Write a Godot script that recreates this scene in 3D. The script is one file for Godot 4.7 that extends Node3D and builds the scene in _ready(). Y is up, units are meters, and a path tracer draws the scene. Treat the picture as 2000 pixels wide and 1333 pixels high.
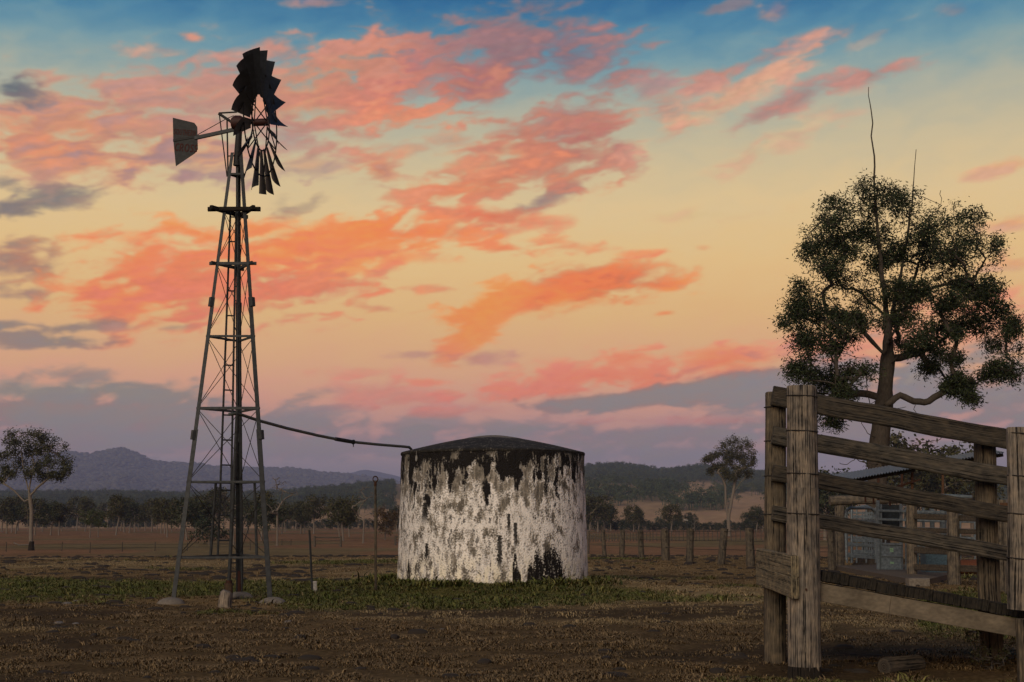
extends Node3D

const F := 2600.0
const CAM := 1.5
var PITCH := deg_to_rad(7.75)
var rng := RandomNumberGenerator.new()
var na := FastNoiseLite.new()
var nb := FastNoiseLite.new()
var M := {}
var taken := {}
var t0 := 0

# ---------------------------------------------------------------- pixels to points
func ray(px: float, py: float) -> Vector3:
	return Vector3((px - 1000.0) / F, (666.5 - py) / F, -1.0).rotated(Vector3.RIGHT, PITCH)

func at(px: float, py: float, d: float) -> Vector3:
	var r := ray(px, py)
	return Vector3(0, CAM, 0) + r * (d / -r.z)

func sstep(a: float, b: float, x: float) -> float:
	var t := clampf((x - a) / (b - a), 0.0, 1.0)
	return t * t * (3.0 - 2.0 * t)

var tank_at := Vector3.ZERO

func hgt(x: float, z: float) -> float:
	var d := Vector2(x, z).length()
	var h := -1.6 * sstep(50.0, 130.0, d)
	var td := Vector2(x - tank_at.x, z - tank_at.z).length()
	h += 0.16 * (1.0 - sstep(2.4, 4.2, td + na.get_noise_2d(x * 9.0, z * 9.0) * 0.6))
	h += na.get_noise_2d(x * 4.0, z * 4.0) * 0.05 * (1.0 - sstep(60.0, 140.0, d))
	return h

func ground(px: float, py: float) -> Vector3:
	var r := ray(px, py)
	r = r / -r.z
	var last := 4.0
	var d := 4.0
	while d < 1300.0:
		d *= 1.02
		if CAM + r.y * d < hgt(r.x * d, -d):
			break
		last = d
	for i in 14:
		var m := (last + d) * 0.5
		if CAM + r.y * m < hgt(r.x * m, -m):
			d = m
		else:
			last = m
	return Vector3(r.x * d, hgt(r.x * d, -d), -d)

# ---------------------------------------------------------------- names and metas
func numbered(called: String) -> String:
	var k: int = taken.get(called, 0)
	taken[called] = k + 1
	return called if k == 0 else "%s_%03d" % [called, k]

func tag(o: Node, label: String, category: String, group := "", kind := "") -> void:
	if label: o.set_meta("label", label)
	if category: o.set_meta("category", category)
	if group: o.set_meta("group", group)
	if kind: o.set_meta("kind", kind)

func thing(called: String, label: String, category: String, where := Vector3.ZERO, turn := 0.0, group := "") -> Node3D:
	var o := Node3D.new()
	o.name = numbered(called)
	add_child(o)
	o.position = where
	o.rotation.y = turn
	tag(o, label, category, group)
	return o

func copy_of(src: Node3D, called: String, where: Vector3, turn: float, size: float, label: String, group: String) -> Node3D:
	var c := src.duplicate() as Node3D
	c.name = numbered(called)
	add_child(c)
	c.position = where
	c.rotation.y = turn
	c.scale = Vector3.ONE * size
	c.set_meta("label", label)
	c.set_meta("group", group)
	return c

# ---------------------------------------------------------------- mesh collector
class MB:
	var v := PackedVector3Array()
	var n := PackedVector3Array()
	var uv := PackedVector2Array()
	var c := PackedColorArray()
	var ix := PackedInt32Array()
	var tint := Color(1, 1, 1)

	func vert(p: Vector3, nn: Vector3, t := Vector2.ZERO) -> int:
		v.append(p); n.append(nn); uv.append(t); c.append(tint)
		return v.size() - 1

	func tri(i: int, j: int, k: int) -> void:
		var fn := (v[k] - v[i]).cross(v[j] - v[i])
		if fn.dot(n[i] + n[j] + n[k]) < 0.0:
			ix.append(i); ix.append(k); ix.append(j)
		else:
			ix.append(i); ix.append(j); ix.append(k)

	func quad(a: Vector3, b: Vector3, cc: Vector3, d: Vector3, ta := Vector2.ZERO, tb := Vector2.ZERO, tc := Vector2.ZERO, td := Vector2.ZERO) -> void:
		var nn := (cc - a).cross(b - a).normalized()
		var i := vert(a, nn, ta); vert(b, nn, tb); vert(cc, nn, tc); vert(d, nn, td)
		ix.append_array([i, i + 1, i + 2, i, i + 2, i + 3])

	# straight prism of a 2D profile from a to b; up gives the profile's second axis
	func prism(prof: Array, a: Vector3, b: Vector3, up: Vector3, segs := 1, wob := 0.0, r: RandomNumberGenerator = null, vs := 0.42, us := 1.7) -> void:
		var ax := (b - a).normalized()
		var sx := ax.cross(up).normalized()
		var sy := sx.cross(ax).normalized()
		var off := Vector2(r.randf(), r.randf()) * 7.0 if r else Vector2.ZERO
		var m := prof.size()
		var len := (b - a).length()
		var rings := []
		for s in segs + 1:
			var t := float(s) / segs
			var cen := a.lerp(b, t)
			if r and wob > 0.0 and s > 0 and s < segs:
				cen += sx * r.randf_range(-wob, wob) + sy * r.randf_range(-wob, wob)
			var ring := []
			for q in prof:
				var e := Vector2(q.x, q.y)
				if r and wob > 0.0:
					e *= 1.0 + r.randf_range(-0.025, 0.025)
				ring.append(cen + sx * e.x + sy * e.y)
			rings.append(ring)
		for s in segs:
			var per := 0.0
			for k in m:
				var k2 := (k + 1) % m
				var w: float = (Vector2(prof[k2].x, prof[k2].y) - Vector2(prof[k].x, prof[k].y)).length()
				var va := off.y + len * vs * s / segs
				var vb := off.y + len * vs * (s + 1) / segs
				var ua := off.x + per * us
				var ub := off.x + (per + w) * us
				var p0: Vector3 = rings[s][k]; var p1: Vector3 = rings[s][k2]; var p2: Vector3 = rings[s + 1][k2]; var p3: Vector3 = rings[s + 1][k]
				var nn := (p1 - p0).cross(p3 - p0).normalized()
				var mid := (p0 + p1 + p2 + p3) * 0.25 - a.lerp(b, (s + 0.5) / segs)
				if m < 7 and nn.dot(mid) < 0.0 and m != 6:
					nn = -nn
				var i := vert(p0, nn, Vector2(ua, va)); vert(p1, nn, Vector2(ub, va)); vert(p2, nn, Vector2(ub, vb)); vert(p3, nn, Vector2(ua, vb))
				tri(i, i + 1, i + 2); tri(i, i + 2, i + 3)
				per += w
		for e in 2:
			var ring: Array = rings[0] if e == 0 else rings[segs]
			var nn := -ax if e == 0 else ax
			var first := v.size()
			for k in m:
				vert(ring[k], nn, off + Vector2(prof[k].x, prof[k].y * 0.5) * us)
			for k in range(1, m - 1):
				tri(first, first + k, first + k + 1)

	func beam(a: Vector3, b: Vector3, w: float, h: float, up := Vector3.UP, ch := -1.0, segs := 1, wob := 0.0, r: RandomNumberGenerator = null) -> void:
		var c0 := minf(w, h) * 0.12 if ch < 0.0 else ch
		var x := w * 0.5
		var y := h * 0.5
		prism([Vector2(-x + c0, -y), Vector2(x - c0, -y), Vector2(x, -y + c0), Vector2(x, y - c0), Vector2(x - c0, y), Vector2(-x + c0, y), Vector2(-x, y - c0), Vector2(-x, -y + c0)], a, b, up, segs, wob, r)

	func angle_iron(a: Vector3, b: Vector3, w: float, t: float, up: Vector3) -> void:
		# two plates that meet in a corner at the line a-b
		var ax := (b - a).normalized()
		var sx := ax.cross(up).normalized()
		var sy := sx.cross(ax).normalized()
		beam(a + sx * w * 0.5, b + sx * w * 0.5, w, t, up, t * 0.1)
		beam(a + sy * (w * 0.5 + t * 0.5), b + sy * (w * 0.5 + t * 0.5), t, w, up, t * 0.1)

	func tube(path: Array, radii: Array, sides := 8, caps := true, groove := 0.0, seed := 0.0, fn: FastNoiseLite = null, vs := 0.42, us := 0.85) -> void:
		var m := path.size()
		var first := v.size()
		var ref := Vector3(0.31, 0.05, 0.95)
		var along := 0.0
		for k in m:
			var d: Vector3 = (path[mini(k + 1, m - 1)] - path[maxi(k - 1, 0)]).normalized()
			if absf(d.dot(ref)) > 0.95:
				ref = Vector3(0.9, 0.3, 0.1)
			var sx := d.cross(ref).normalized()
			var sy := sx.cross(d).normalized()
			if k > 0:
				along += (path[k] - path[k - 1]).length()
			for s in sides + 1:
				var a := TAU * s / sides
				var o := sx * cos(a) + sy * sin(a)
				var rr: float = radii[k]
				if fn and groove > 0.0:
					var g := fn.get_noise_3d(cos(a) * 34.0 + seed * 50.0, sin(a) * 34.0, along * 5.0 + seed * 9.0)
					g += 0.6 * fn.get_noise_3d(cos(a) * 90.0 + seed * 31.0, sin(a) * 90.0, along * 9.0)
					rr += groove * g
				vert(path[k] + o * rr, o, Vector2(seed + s * TAU * radii[0] * us / sides, seed * 3.0 + along * vs))
		for k in m - 1:
			for s in sides:
				var i := first + k * (sides + 1) + s
				tri(i, i + 1, i + sides + 2); tri(i, i + sides + 2, i + sides + 1)
		if groove > 0.0:
			for k in m:
				for s in sides + 1:
					var i := first + k * (sides + 1) + s
					var l := first + k * (sides + 1) + (s + sides - 1) % sides
					var r := first + k * (sides + 1) + (s + 1) % sides
					var u := first + mini(k + 1, m - 1) * (sides + 1) + s
					var w := first + maxi(k - 1, 0) * (sides + 1) + s
					var nn := (v[r] - v[l]).cross(v[u] - v[w]).normalized()
					n[i] = nn if nn.dot(n[i]) > 0.0 else -nn
		if caps:
			for e in 2:
				var k := 0 if e == 0 else m - 1
				var nn: Vector3 = (path[0] - path[1]).normalized() if e == 0 else (path[m - 1] - path[m - 2]).normalized()
				var cen := vert(path[k], nn, Vector2(seed, seed))
				for s in sides:
					var i0 := first + k * (sides + 1) + s
					var a0 := vert(v[i0], nn, Vector2(seed + 0.1, seed)); var a1 := vert(v[i0 + 1], nn, Vector2(seed + 0.1, seed + 0.05))
					tri(cen, a0, a1)

	func ring(cen: Vector3, axis: Vector3, rad: float, th: float, sides := 24, ts := 6) -> void:
		var sx := axis.cross(Vector3(0.2, 0.9, 0.35)).normalized()
		var sy := axis.cross(sx).normalized()
		var first := v.size()
		for s in sides + 1:
			var a := TAU * s / sides
			var o := sx * cos(a) + sy * sin(a)
			for k in ts + 1:
				var b := TAU * k / ts
				var nn := o * cos(b) + axis * sin(b)
				vert(cen + o * rad + nn * th, nn)
		for s in sides:
			for k in ts:
				var i := first + s * (ts + 1) + k
				tri(i, i + 1, i + ts + 2); tri(i, i + ts + 2, i + ts + 1)

	# lathe: profile of (radius, height) about the y axis
	func lathe(prof: Array, cen: Vector3, sides := 48, fn: FastNoiseLite = null, amp := 0.0, freq := 1.0) -> void:
		var first := v.size()
		var m := prof.size()
		for k in m:
			var pa: Vector2 = prof[maxi(k - 1, 0)]
			var pb: Vector2 = prof[mini(k + 1, m - 1)]
			var tn := (pb - pa).normalized()
			for s in sides + 1:
				var a := TAU * s / sides
				var o := Vector3(sin(a), 0, cos(a))
				var rr: float = prof[k].x
				if fn:
					rr += amp * fn.get_noise_3d(o.x * freq * 10.0, o.z * freq * 10.0, prof[k].y * freq * 10.0) * minf(1.0, rr * 4.0)
				vert(cen + o * rr + Vector3(0, prof[k].y, 0), (o * tn.y - Vector3.UP * tn.x).normalized(), Vector2(float(s) / sides, float(k) / (m - 1)))
		for k in m - 1:
			for s in sides:
				var i := first + k * (sides + 1) + s
				tri(i, i + 1, i + sides + 2); tri(i, i + sides + 2, i + sides + 1)

	func mesh() -> ArrayMesh:
		var a := []
		a.resize(Mesh.ARRAY_MAX)
		a[Mesh.ARRAY_VERTEX] = v; a[Mesh.ARRAY_NORMAL] = n; a[Mesh.ARRAY_TEX_UV] = uv; a[Mesh.ARRAY_COLOR] = c; a[Mesh.ARRAY_INDEX] = ix
		var m := ArrayMesh.new()
		m.add_surface_from_arrays(Mesh.PRIMITIVE_TRIANGLES, a)
		return m

func put(mb: MB, called: String, mat: Material, parent: Node, kind := "") -> MeshInstance3D:
	return put_mesh(mb.mesh(), called, mat, parent, kind)

func put_mesh(m: Mesh, called: String, mat: Material, parent: Node, kind := "") -> MeshInstance3D:
	var o := MeshInstance3D.new()
	o.name = called if parent != self else numbered(called)
	o.mesh = m
	o.material_override = mat
	if kind: o.set_meta("kind", kind)
	parent.add_child(o, true)
	return o

# ---------------------------------------------------------------- materials
func lin(r: float, g: float, b: float) -> Color:
	return Color(r, g, b).linear_to_srgb()

func mat(called: String, col: Color, rough := 0.9, metal := 0.0, tex: Texture2D = null, vc := false) -> StandardMaterial3D:
	var m := StandardMaterial3D.new()
	m.resource_name = called
	m.albedo_color = col
	m.roughness = rough
	m.metallic = metal
	m.metallic_specular = 0.35
	m.vertex_color_use_as_albedo = vc
	if tex: m.albedo_texture = tex
	M[called] = m
	return m

func fbm(seed: int, freq: float, oct := 4, type := FastNoiseLite.TYPE_SIMPLEX_SMOOTH) -> FastNoiseLite:
	var f := FastNoiseLite.new()
	f.seed = seed
	f.noise_type = type
	f.frequency = freq
	f.fractal_type = FastNoiseLite.FRACTAL_FBM
	f.fractal_octaves = oct
	return f

func bytes_of(seed: int, freq: float, w: int, h: int, ow: int, oh: int, oct := 4) -> PackedByteArray:
	var im := fbm(seed, freq, oct).get_seamless_image(w, h)
	im.convert(Image.FORMAT_L8)
	if w != ow or h != oh:
		im.resize(ow, oh, Image.INTERPOLATE_CUBIC)
	return im.get_data()

func wood_textures() -> Array:
	# weathered timber: long grain, dark checks, pale raised fibres
	var w := 512
	var h := 1024
	var g1 := bytes_of(11, 0.07, 512, 10, w, h)
	var g2 := bytes_of(12, 0.22, 512, 20, w, h, 3)
	var bl := bytes_of(13, 0.012, 512, 1024, w, h, 4)
	var fine := bytes_of(14, 0.2, 512, 96, w, h, 3)
	var col := PackedByteArray(); col.resize(w * h * 3)
	var hh := PackedByteArray(); hh.resize(w * h)
	for i in w * h:
		var a := g1[i] / 255.0
		var b := g2[i] / 255.0
		var d := bl[i] / 255.0
		var f := fine[i] / 255.0
		var t := 0.68 + 0.30 * (a - 0.5) + 0.30 * (b - 0.5) + 0.28 * (d - 0.5) + 0.34 * (f - 0.5)
		var crack := smoothstep(0.365, 0.255, a * 0.60 + b * 0.28 + f * 0.12 + (d - 0.5) * 0.14)
		t = clampf(t * (1.0 - 0.74 * crack), 0.03, 1.0)
		var warm := clampf(d * 1.3 - 0.15, 0.0, 1.0)
		col[i * 3] = int(255.0 * clampf(t * (1.0 + 0.02 * warm), 0, 1))
		col[i * 3 + 1] = int(255.0 * clampf(t * (0.97 - 0.02 * warm), 0, 1))
		col[i * 3 + 2] = int(255.0 * clampf(t * (0.93 - 0.08 * warm), 0, 1))
		hh[i] = int(255.0 * clampf((0.45 * a + 0.3 * b + 0.25 * f) * (1.0 - 0.9 * crack), 0, 1))
	return [ImageTexture.create_from_image(Image.create_from_data(w, h, false, Image.FORMAT_RGB8, col)), ImageTexture.create_from_image(Image.create_from_data(w, h, false, Image.FORMAT_L8, hh))]

func speckle(seed: int, freq: float, lo: float, hi: float, size := 512) -> ImageTexture:
	var a := bytes_of(seed, freq, size, size, size, size, 5)
	var b := bytes_of(seed + 1, freq * 6.0, size, size, size, size, 2)
	var o := PackedByteArray(); o.resize(size * size)
	for i in size * size:
		o[i] = int(255.0 * clampf(lo + (hi - lo) * (a[i] * 0.6 + b[i] * 0.4) / 255.0, 0, 1))
	var im := Image.create_from_data(size, size, false, Image.FORMAT_L8, o)
	im.convert(Image.FORMAT_RGB8)
	return ImageTexture.create_from_image(im)

func make_materials() -> void:
	var wood := wood_textures()
	for k in [["wood_post", lin(0.34, 0.322, 0.300)], ["wood_rail", lin(0.145, 0.142, 0.130)], ["wood_rail_dark", lin(0.11, 0.104, 0.092)], ["wood_deck", lin(0.048, 0.046, 0.040)], ["wood_bumper", lin(0.36, 0.335, 0.25)], ["wood_far", lin(0.23, 0.215, 0.19)], ["wood_fence", lin(0.17, 0.16, 0.142)], ["wood_yard", lin(0.19, 0.172, 0.14)], ["wood_dark", lin(0.04, 0.034, 0.028)], ["wood_log", lin(0.11, 0.10, 0.09)]]:
		var m := mat(k[0], k[1], 0.92, 0.0, wood[0])
		m.heightmap_enabled = true
		m.heightmap_texture = wood[1]
		m.heightmap_scale = 1.2
	var sp := speckle(31, 0.03, 0.55, 1.0)
	var galv := speckle(35, 0.02, 0.5, 1.0)
	for k in [["tower_steel", lin(0.072, 0.080, 0.084), 0.6, 0.2], ["head_iron", lin(0.035, 0.036, 0.036), 0.65, 0.1], ["blade_steel", lin(0.055, 0.066, 0.074), 0.6, 0.15], ["vane_steel", lin(0.04, 0.043, 0.045), 0.6, 0.1], ["rust", lin(0.08, 0.034, 0.02), 0.9, 0.0], ["rust_bright", lin(0.14, 0.07, 0.035), 0.9, 0.0], ["red_paint", lin(0.06, 0.018, 0.013), 0.6, 0.0], ["wire", lin(0.05, 0.045, 0.04), 0.7, 0.3], ["pipe_grey", lin(0.15, 0.16, 0.14), 0.6, 0.1], ["hose_black", lin(0.02, 0.02, 0.02), 0.6, 0.0], ["yard_steel", lin(0.22, 0.27, 0.30), 0.5, 0.3], ["yard_steel_dark", lin(0.035, 0.045, 0.05), 0.6, 0.1], ["yard_sheet", lin(0.20, 0.25, 0.28), 0.5, 0.25], ["blue_bin", lin(0.08, 0.14, 0.18), 0.55, 0.1], ["orange_drum", lin(0.22, 0.075, 0.03), 0.55, 0.0], ["sticker", lin(0.30, 0.5, 0.32), 0.6, 0.0], ["roof_iron", lin(0.33, 0.37, 0.39), 0.5, 0.3], ["concrete", lin(0.26, 0.225, 0.18), 0.95, 0.0], ["slab", lin(0.15, 0.12, 0.09), 0.95, 0.0], ["white_plastic", lin(0.50, 0.48, 0.44), 0.5, 0.0], ["brown_casing", lin(0.10, 0.065, 0.04), 0.9, 0.0], ["stone", lin(0.22, 0.20, 0.18), 0.95, 0.0], ["letter_red", lin(0.075, 0.02, 0.016), 0.8, 0.0]]:
		var m := mat(k[0], k[1], k[2], k[3], galv if k[0].contains("steel") or k[0].contains("sheet") else sp)
		m.uv1_triplanar = true
		m.uv1_scale = Vector3.ONE * 0.9
	var bark := speckle(51, 0.035, 0.45, 1.0)
	for k in [["bark_grey", lin(0.11, 0.09, 0.07)], ["gum_bark", lin(0.30, 0.255, 0.205)], ["bark_dead", lin(0.14, 0.12, 0.10)]]:
		var m := mat(k[0], k[1], 0.95, 0.0, bark)
		m.uv1_triplanar = true
		m.uv1_scale = Vector3(0.9, 0.25, 0.9)
	for k in [["leaf", 0.35], ["leaf_far", 0.2]]:
		var m := mat(k[0], Color.WHITE, 0.65, 0.0, null, true)
		m.backlight_enabled = true
		m.backlight = Color.WHITE * k[1]
	mat("tuft", Color.WHITE, 0.9, 0.0, null, true)
	var gs := speckle(71, 0.05, 0.35, 1.0)
	var gm := mat("soil", Color.WHITE, 1.0, 0.0, gs, true)
	gm.uv1_triplanar = true
	gm.uv1_world_triplanar = true
	gm.uv1_scale = Vector3.ONE * 0.37
	gm.metallic_specular = 0.1
	var hm := mat("hill", Color.WHITE, 1.0, 0.0, null, true)
	hm.metallic_specular = 0.1
	mat("clod", lin(0.028, 0.022, 0.017), 1.0)

# ---------------------------------------------------------------- sky
func sky_image() -> Image:
	var W := 512
	var PPD := 4096.0 / 180.0
	var H := int(25.5 * PPD)
	var n1 := fbm(5, 0.0085, 6)
	var n2 := fbm(6, 0.016, 5)
	var n3 := fbm(8, 0.05, 4)
	var stops := [[-400, Color8(14, 66, 116)], [-160, Color8(18, 76, 126)], [0, Color8(38, 98, 146)], [60, Color8(72, 124, 158)], [120, Color8(112, 146, 162)], [200, Color8(164, 166, 156)], [300, Color8(196, 180, 150)], [400, Color8(216, 188, 144)], [500, Color8(222, 186, 132)], [600, Color8(222, 178, 122)], [700, Color8(222, 168, 126)], [770, Color8(224, 160, 134)], [830, Color8(210, 156, 144)], [890, Color8(172, 148, 148)], [950, Color8(150, 141, 143)], [1010, Color8(162, 144, 142)], [1030, Color8(162, 144, 142)]]
	var R := PackedFloat32Array(); R.resize(W * H)
	var G := PackedFloat32Array(); G.resize(W * H)
	var B := PackedFloat32Array(); B.resize(W * H)
	var A1 := PackedFloat32Array(); A1.resize(W * H)
	var A2 := PackedFloat32Array(); A2.resize(W * H)
	var A3 := PackedFloat32Array(); A3.resize(W * H)
	var sx_of := PackedFloat32Array(); sx_of.resize(W)
	for i in W:
		sx_of[i] = 1000.0 + deg_to_rad((i + 0.5) * 45.0 / W - 22.5) * F
	for j in H:
		var sy := 1020.0 - deg_to_rad((j + 0.5) / PPD) * F
		for i in W:
			var sx := sx_of[i]
			var k := j * W + i
			var wx := sx * 0.78 + 30.0 * n2.get_noise_2d(sx * 0.5, sy * 0.8 + 900.0)
			var wy := sy * 2.0 + 0.30 * sx + 26.0 * n2.get_noise_2d(sx * 0.5 + 333.0, sy * 0.8)
			A1[k] = n1.get_noise_2d(wx, wy)
			A2[k] = n2.get_noise_2d(wx * 0.8, wy * 1.2)
			A3[k] = n3.get_noise_2d(sx * 0.7, sy * 1.4 + sx * 0.25)
			var yy := sy + 30.0 * A1[k] - 12.0 * cos((sx - 1000.0) / 700.0)
			var col: Color = stops[0][1]
			for s in stops.size() - 1:
				if yy >= stops[s][0] and yy < stops[s + 1][0]:
					col = stops[s][1].lerp(stops[s + 1][1], (yy - stops[s][0]) / (stops[s + 1][0] - stops[s][0]))
					break
			if yy >= 1030:
				col = stops[-1][1]
			R[k] = col.r; G[k] = col.g; B[k] = col.b
	# clouds: x, y, half width, half height, turn, colour, second colour, strength
	var S := Color8(212, 132, 108); var S2 := Color8(184, 124, 118)
	var P := Color8(128, 98, 120); var P2 := Color8(158, 106, 114)
	var O := Color8(248, 130, 66); var O2 := Color8(226, 118, 84)
	var Q := Color8(184, 112, 102); var Q2 := Color8(212, 122, 96)
	var Y := Color8(118, 111, 120); var Y2 := Color8(146, 126, 128)
	var L := Color8(244, 124, 92); var L2 := Color8(226, 120, 106)
	var K := Color8(186, 122, 122); var K2 := Color8(206, 144, 132)
	var D := Color8(104, 98, 112); var D2 := Color8(140, 112, 114)
	var list := [
		[150, 245, 260, 80, -5, S, S2, 0.92], [400, 190, 280, 75, -10, Color8(204, 126, 116), Color8(172, 126, 130), 0.85], [110, 305, 210, 52, 4, Color8(224, 130, 100), S2, 0.85], [350, 300, 190, 48, 0, S, Color8(152, 116, 130), 0.75],
		[640, 190, 200, 95, -12, S, S2, 0.92], [800, 140, 200, 90, -15, Color8(184, 106, 110), Color8(206, 120, 106), 0.92], [1000, 85, 170, 75, -8, P2, P, 0.9], [1110, 115, 150, 62, 8, P, P2, 0.88], [930, 175, 95, 44, 0, Color8(168, 92, 102), Q, 0.85], [800, 222, 95, 28, -8, Color8(228, 116, 92), S, 0.85], [690, 130, 120, 40, -10, S, S2, 0.6],
		[500, 118, 160, 34, -15, Color8(186, 132, 134), K, 0.55], [600, 322, 110, 22, 0, Color8(205, 140, 120), Color8(160, 126, 132), 0.6], [560, 270, 90, 40, 0, Color8(160, 118, 136), S2, 0.6], [372, 74, 24, 11, 0, Color8(206, 130, 126), S, 0.9], [612, 4, 60, 11, 0, Color8(170, 120, 140), K, 0.7], [320, 98, 40, 10, 0, K, K2, 0.4], [250, 100, 30, 8, 0, K, K2, 0.3],
		[20, 172, 60, 26, 8, Color8(86, 90, 110), Color8(110, 100, 116), 0.9], [95, 392, 100, 24, -16, D, D2, 0.85], [20, 412, 60, 16, 0, D2, D, 0.7], [45, 508, 85, 38, 0, Color8(170, 106, 96), D2, 0.85], [45, 573, 60, 14, 0, Color8(150, 106, 108), D2, 0.75], [10, 360, 30, 14, 0, D2, D, 0.6],
		[740, 335, 50, 32, 0, Q2, S2, 0.9], [800, 292, 90, 18, -4, S2, S, 0.5], [880, 275, 60, 18, 0, S2, S, 0.5], [1105, 250, 120, 56, -18, Color8(164, 102, 106), Q, 0.9], [1150, 295, 90, 46, 0, Q, Color8(168, 98, 102), 0.85], [1015, 300, 95, 44, 0, Q2, Q, 0.8], [960, 352, 150, 38, -10, Q2, Q, 0.9], [1085, 335, 100, 44, 0, Q, Q2, 0.85], [890, 375, 150, 24, -8, Color8(224, 122, 88), Q2, 0.85],
		[1062, 392, 105, 20, -22, Color8(136, 106, 116), Q, 0.8], [950, 422, 140, 24, 4, Color8(226, 106, 76), Q2, 0.95], [850, 446, 140, 28, 5, Color8(236, 126, 80), Q2, 0.85], [800, 382, 70, 14, -6, Q2, S, 0.6], [1010, 255, 70, 26, 0, S2, Q, 0.6], [910, 330, 60, 20, -8, Q2, S, 0.7],
		[640, 472, 200, 50, -6, O, O2, 0.97], [785, 456, 140, 30, 4, Color8(242, 120, 74), O, 0.92], [330, 525, 210, 78, -8, Color8(234, 120, 86), O, 0.92], [250, 585, 140, 66, 0, Color8(246, 128, 76), O2, 0.92], [430, 562, 210, 64, 0, O2, Color8(216, 112, 92), 0.9], [600, 560, 140, 44, 0, Color8(214, 110, 92), O2, 0.88], [680, 522, 120, 30, -10, O, Q2, 0.8], [270, 466, 100, 20, 0, Color8(238, 142, 96), O2, 0.7], [540, 500, 120, 40, -8, O, O2, 0.8], [740, 602, 70, 11, 4, Q2, O2, 0.7], [840, 565, 60, 8, 0, Q2, O2, 0.6], [800, 500, 80, 18, 0, Color8(236, 136, 84), O2, 0.6],
		[1165, 552, 160, 36, -4, Color8(206, 96, 62), Color8(232, 114, 62), 0.97], [1085, 582, 160, 30, -6, Color8(244, 124, 56), Color8(224, 108, 62), 0.95], [955, 605, 95, 42, -28, Color8(250, 134, 54), O, 0.95], [905, 650, 55, 62, 25, Color8(248, 132, 62), O, 0.9], [868, 690, 34, 36, 25, Color8(240, 132, 80), O2, 0.7], [1290, 558, 75, 13, 4, Color8(222, 112, 68), O, 0.9], [1300, 612, 28, 6, -4, Color8(236, 126, 76), O, 0.9], [1250, 496, 55, 7, -4, Color8(238, 140, 90), O2, 0.8], [1120, 482, 80, 13, 4, Color8(230, 140, 100), O2, 0.65], [990, 486, 80, 13, 4, Color8(238, 122, 76), O2, 0.85], [1370, 484, 20, 6, 0, Color8(226, 150, 110), O2, 0.5], [1060, 470, 60, 8, 0, Color8(240, 150, 100), O2, 0.5],
		[1130, 738, 200, 38, -8, L, L2, 0.9], [1230, 700, 65, 17, -4, Color8(252, 132, 92), L, 0.9], [1420, 706, 120, 30, 0, Color8(250, 126, 80), L, 0.95], [1450, 735, 110, 24, 0, L, L2, 0.9], [1040, 765, 130, 20, -4, L2, L, 0.8], [1240, 740, 120, 24, 0, L, Color8(250, 120, 84), 0.85], [760, 772, 130, 30, 0, Color8(216, 126, 116), L2, 0.6], [830, 748, 55, 9, 0, L, L2, 0.75], [880, 768, 40, 8, 0, L, L2, 0.5], [945, 700, 65, 18, -6, Color8(186, 118, 124), K, 0.65], [815, 694, 55, 11, 0, Color8(180, 126, 124), K, 0.6], [700, 730, 90, 12, 0, Color8(220, 136, 118), L2, 0.4],
		[1660, 690, 160, 40, 0, Color8(240, 140, 120), L2, 0.7], [1880, 650, 150, 50, 0, Color8(236, 140, 124), Color8(226, 150, 122), 0.75], [1900, 590, 120, 30, 0, Color8(228, 160, 124), L2, 0.5],
		[60, 768, 190, 26, 0, Color8(156, 138, 134), Color8(128, 114, 118), 0.96], [220, 762, 90, 22, 0, Color8(158, 138, 132), Y, 0.94], [320, 776, 110, 28, 0, Color8(152, 132, 130), Y, 0.95], [60, 805, 230, 32, 0, Color8(104, 98, 106), Y, 0.98], [290, 812, 170, 30, 0, Color8(110, 103, 112), Y, 0.97], [430, 842, 250, 26, 0, Color8(112, 106, 118), Y, 0.95], [600, 776, 65, 13, -10, Color8(146, 122, 128), Y2, 0.7], [560, 815, 150, 26, 0, Y2, Color8(136, 120, 134), 0.7], [160, 735, 70, 16, 0, Color8(128, 112, 122), Y2, 0.7], [100, 860, 300, 30, 0, Color8(120, 114, 128), Y, 0.8],
		[1230, 783, 210, 17, -2, Color8(86, 86, 100), Color8(102, 97, 110), 1.0], [1330, 768, 120, 20, -6, Color8(90, 90, 104), Color8(110, 104, 116), 1.0], [1440, 756, 140, 28, -8, Color8(92, 91, 106), Color8(114, 106, 118), 1.0], [1600, 765, 260, 64, 0, Color8(116, 110, 128), Y, 0.95], [1860, 770, 260, 80, 0, Color8(124, 116, 134), Y2, 0.9], [1150, 793, 140, 15, 0, Color8(116, 106, 120), Y, 0.9], [1700, 840, 320, 40, 0, Color8(132, 120, 136), Y, 0.75],
		[1250, 850, 320, 26, 0, Color8(126, 116, 132), Y2, 0.75], [800, 832, 300, 20, 0, Color8(134, 120, 132), Y2, 0.65], [600, 872, 420, 30, 0, Color8(118, 112, 130), Y, 0.65], [1400, 890, 260, 18, 0, Color8(120, 116, 136), Y, 0.65], [900, 800, 160, 14, 0, Color8(210, 130, 130), L2, 0.5], [1300, 822, 200, 10, 0, Color8(206, 136, 136), L2, 0.6],
		[130, 642, 95, 14, -8, Color8(122, 104, 114), D2, 0.85], [55, 662, 100, 15, 0, D, D2, 0.85], [210, 640, 60, 8, -4, D2, S2, 0.6], [15, 635, 40, 10, 0, D2, D, 0.7], [110, 668, 80, 12, -6, D, D2, 0.7], [340, 640, 40, 6, -6, D2, Q, 0.5], [590, 405, 50, 16, -20, Color8(176, 146, 126), D2, 0.5], [550, 395, 30, 16, -30, Color8(170, 142, 126), D2, 0.45],
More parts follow.
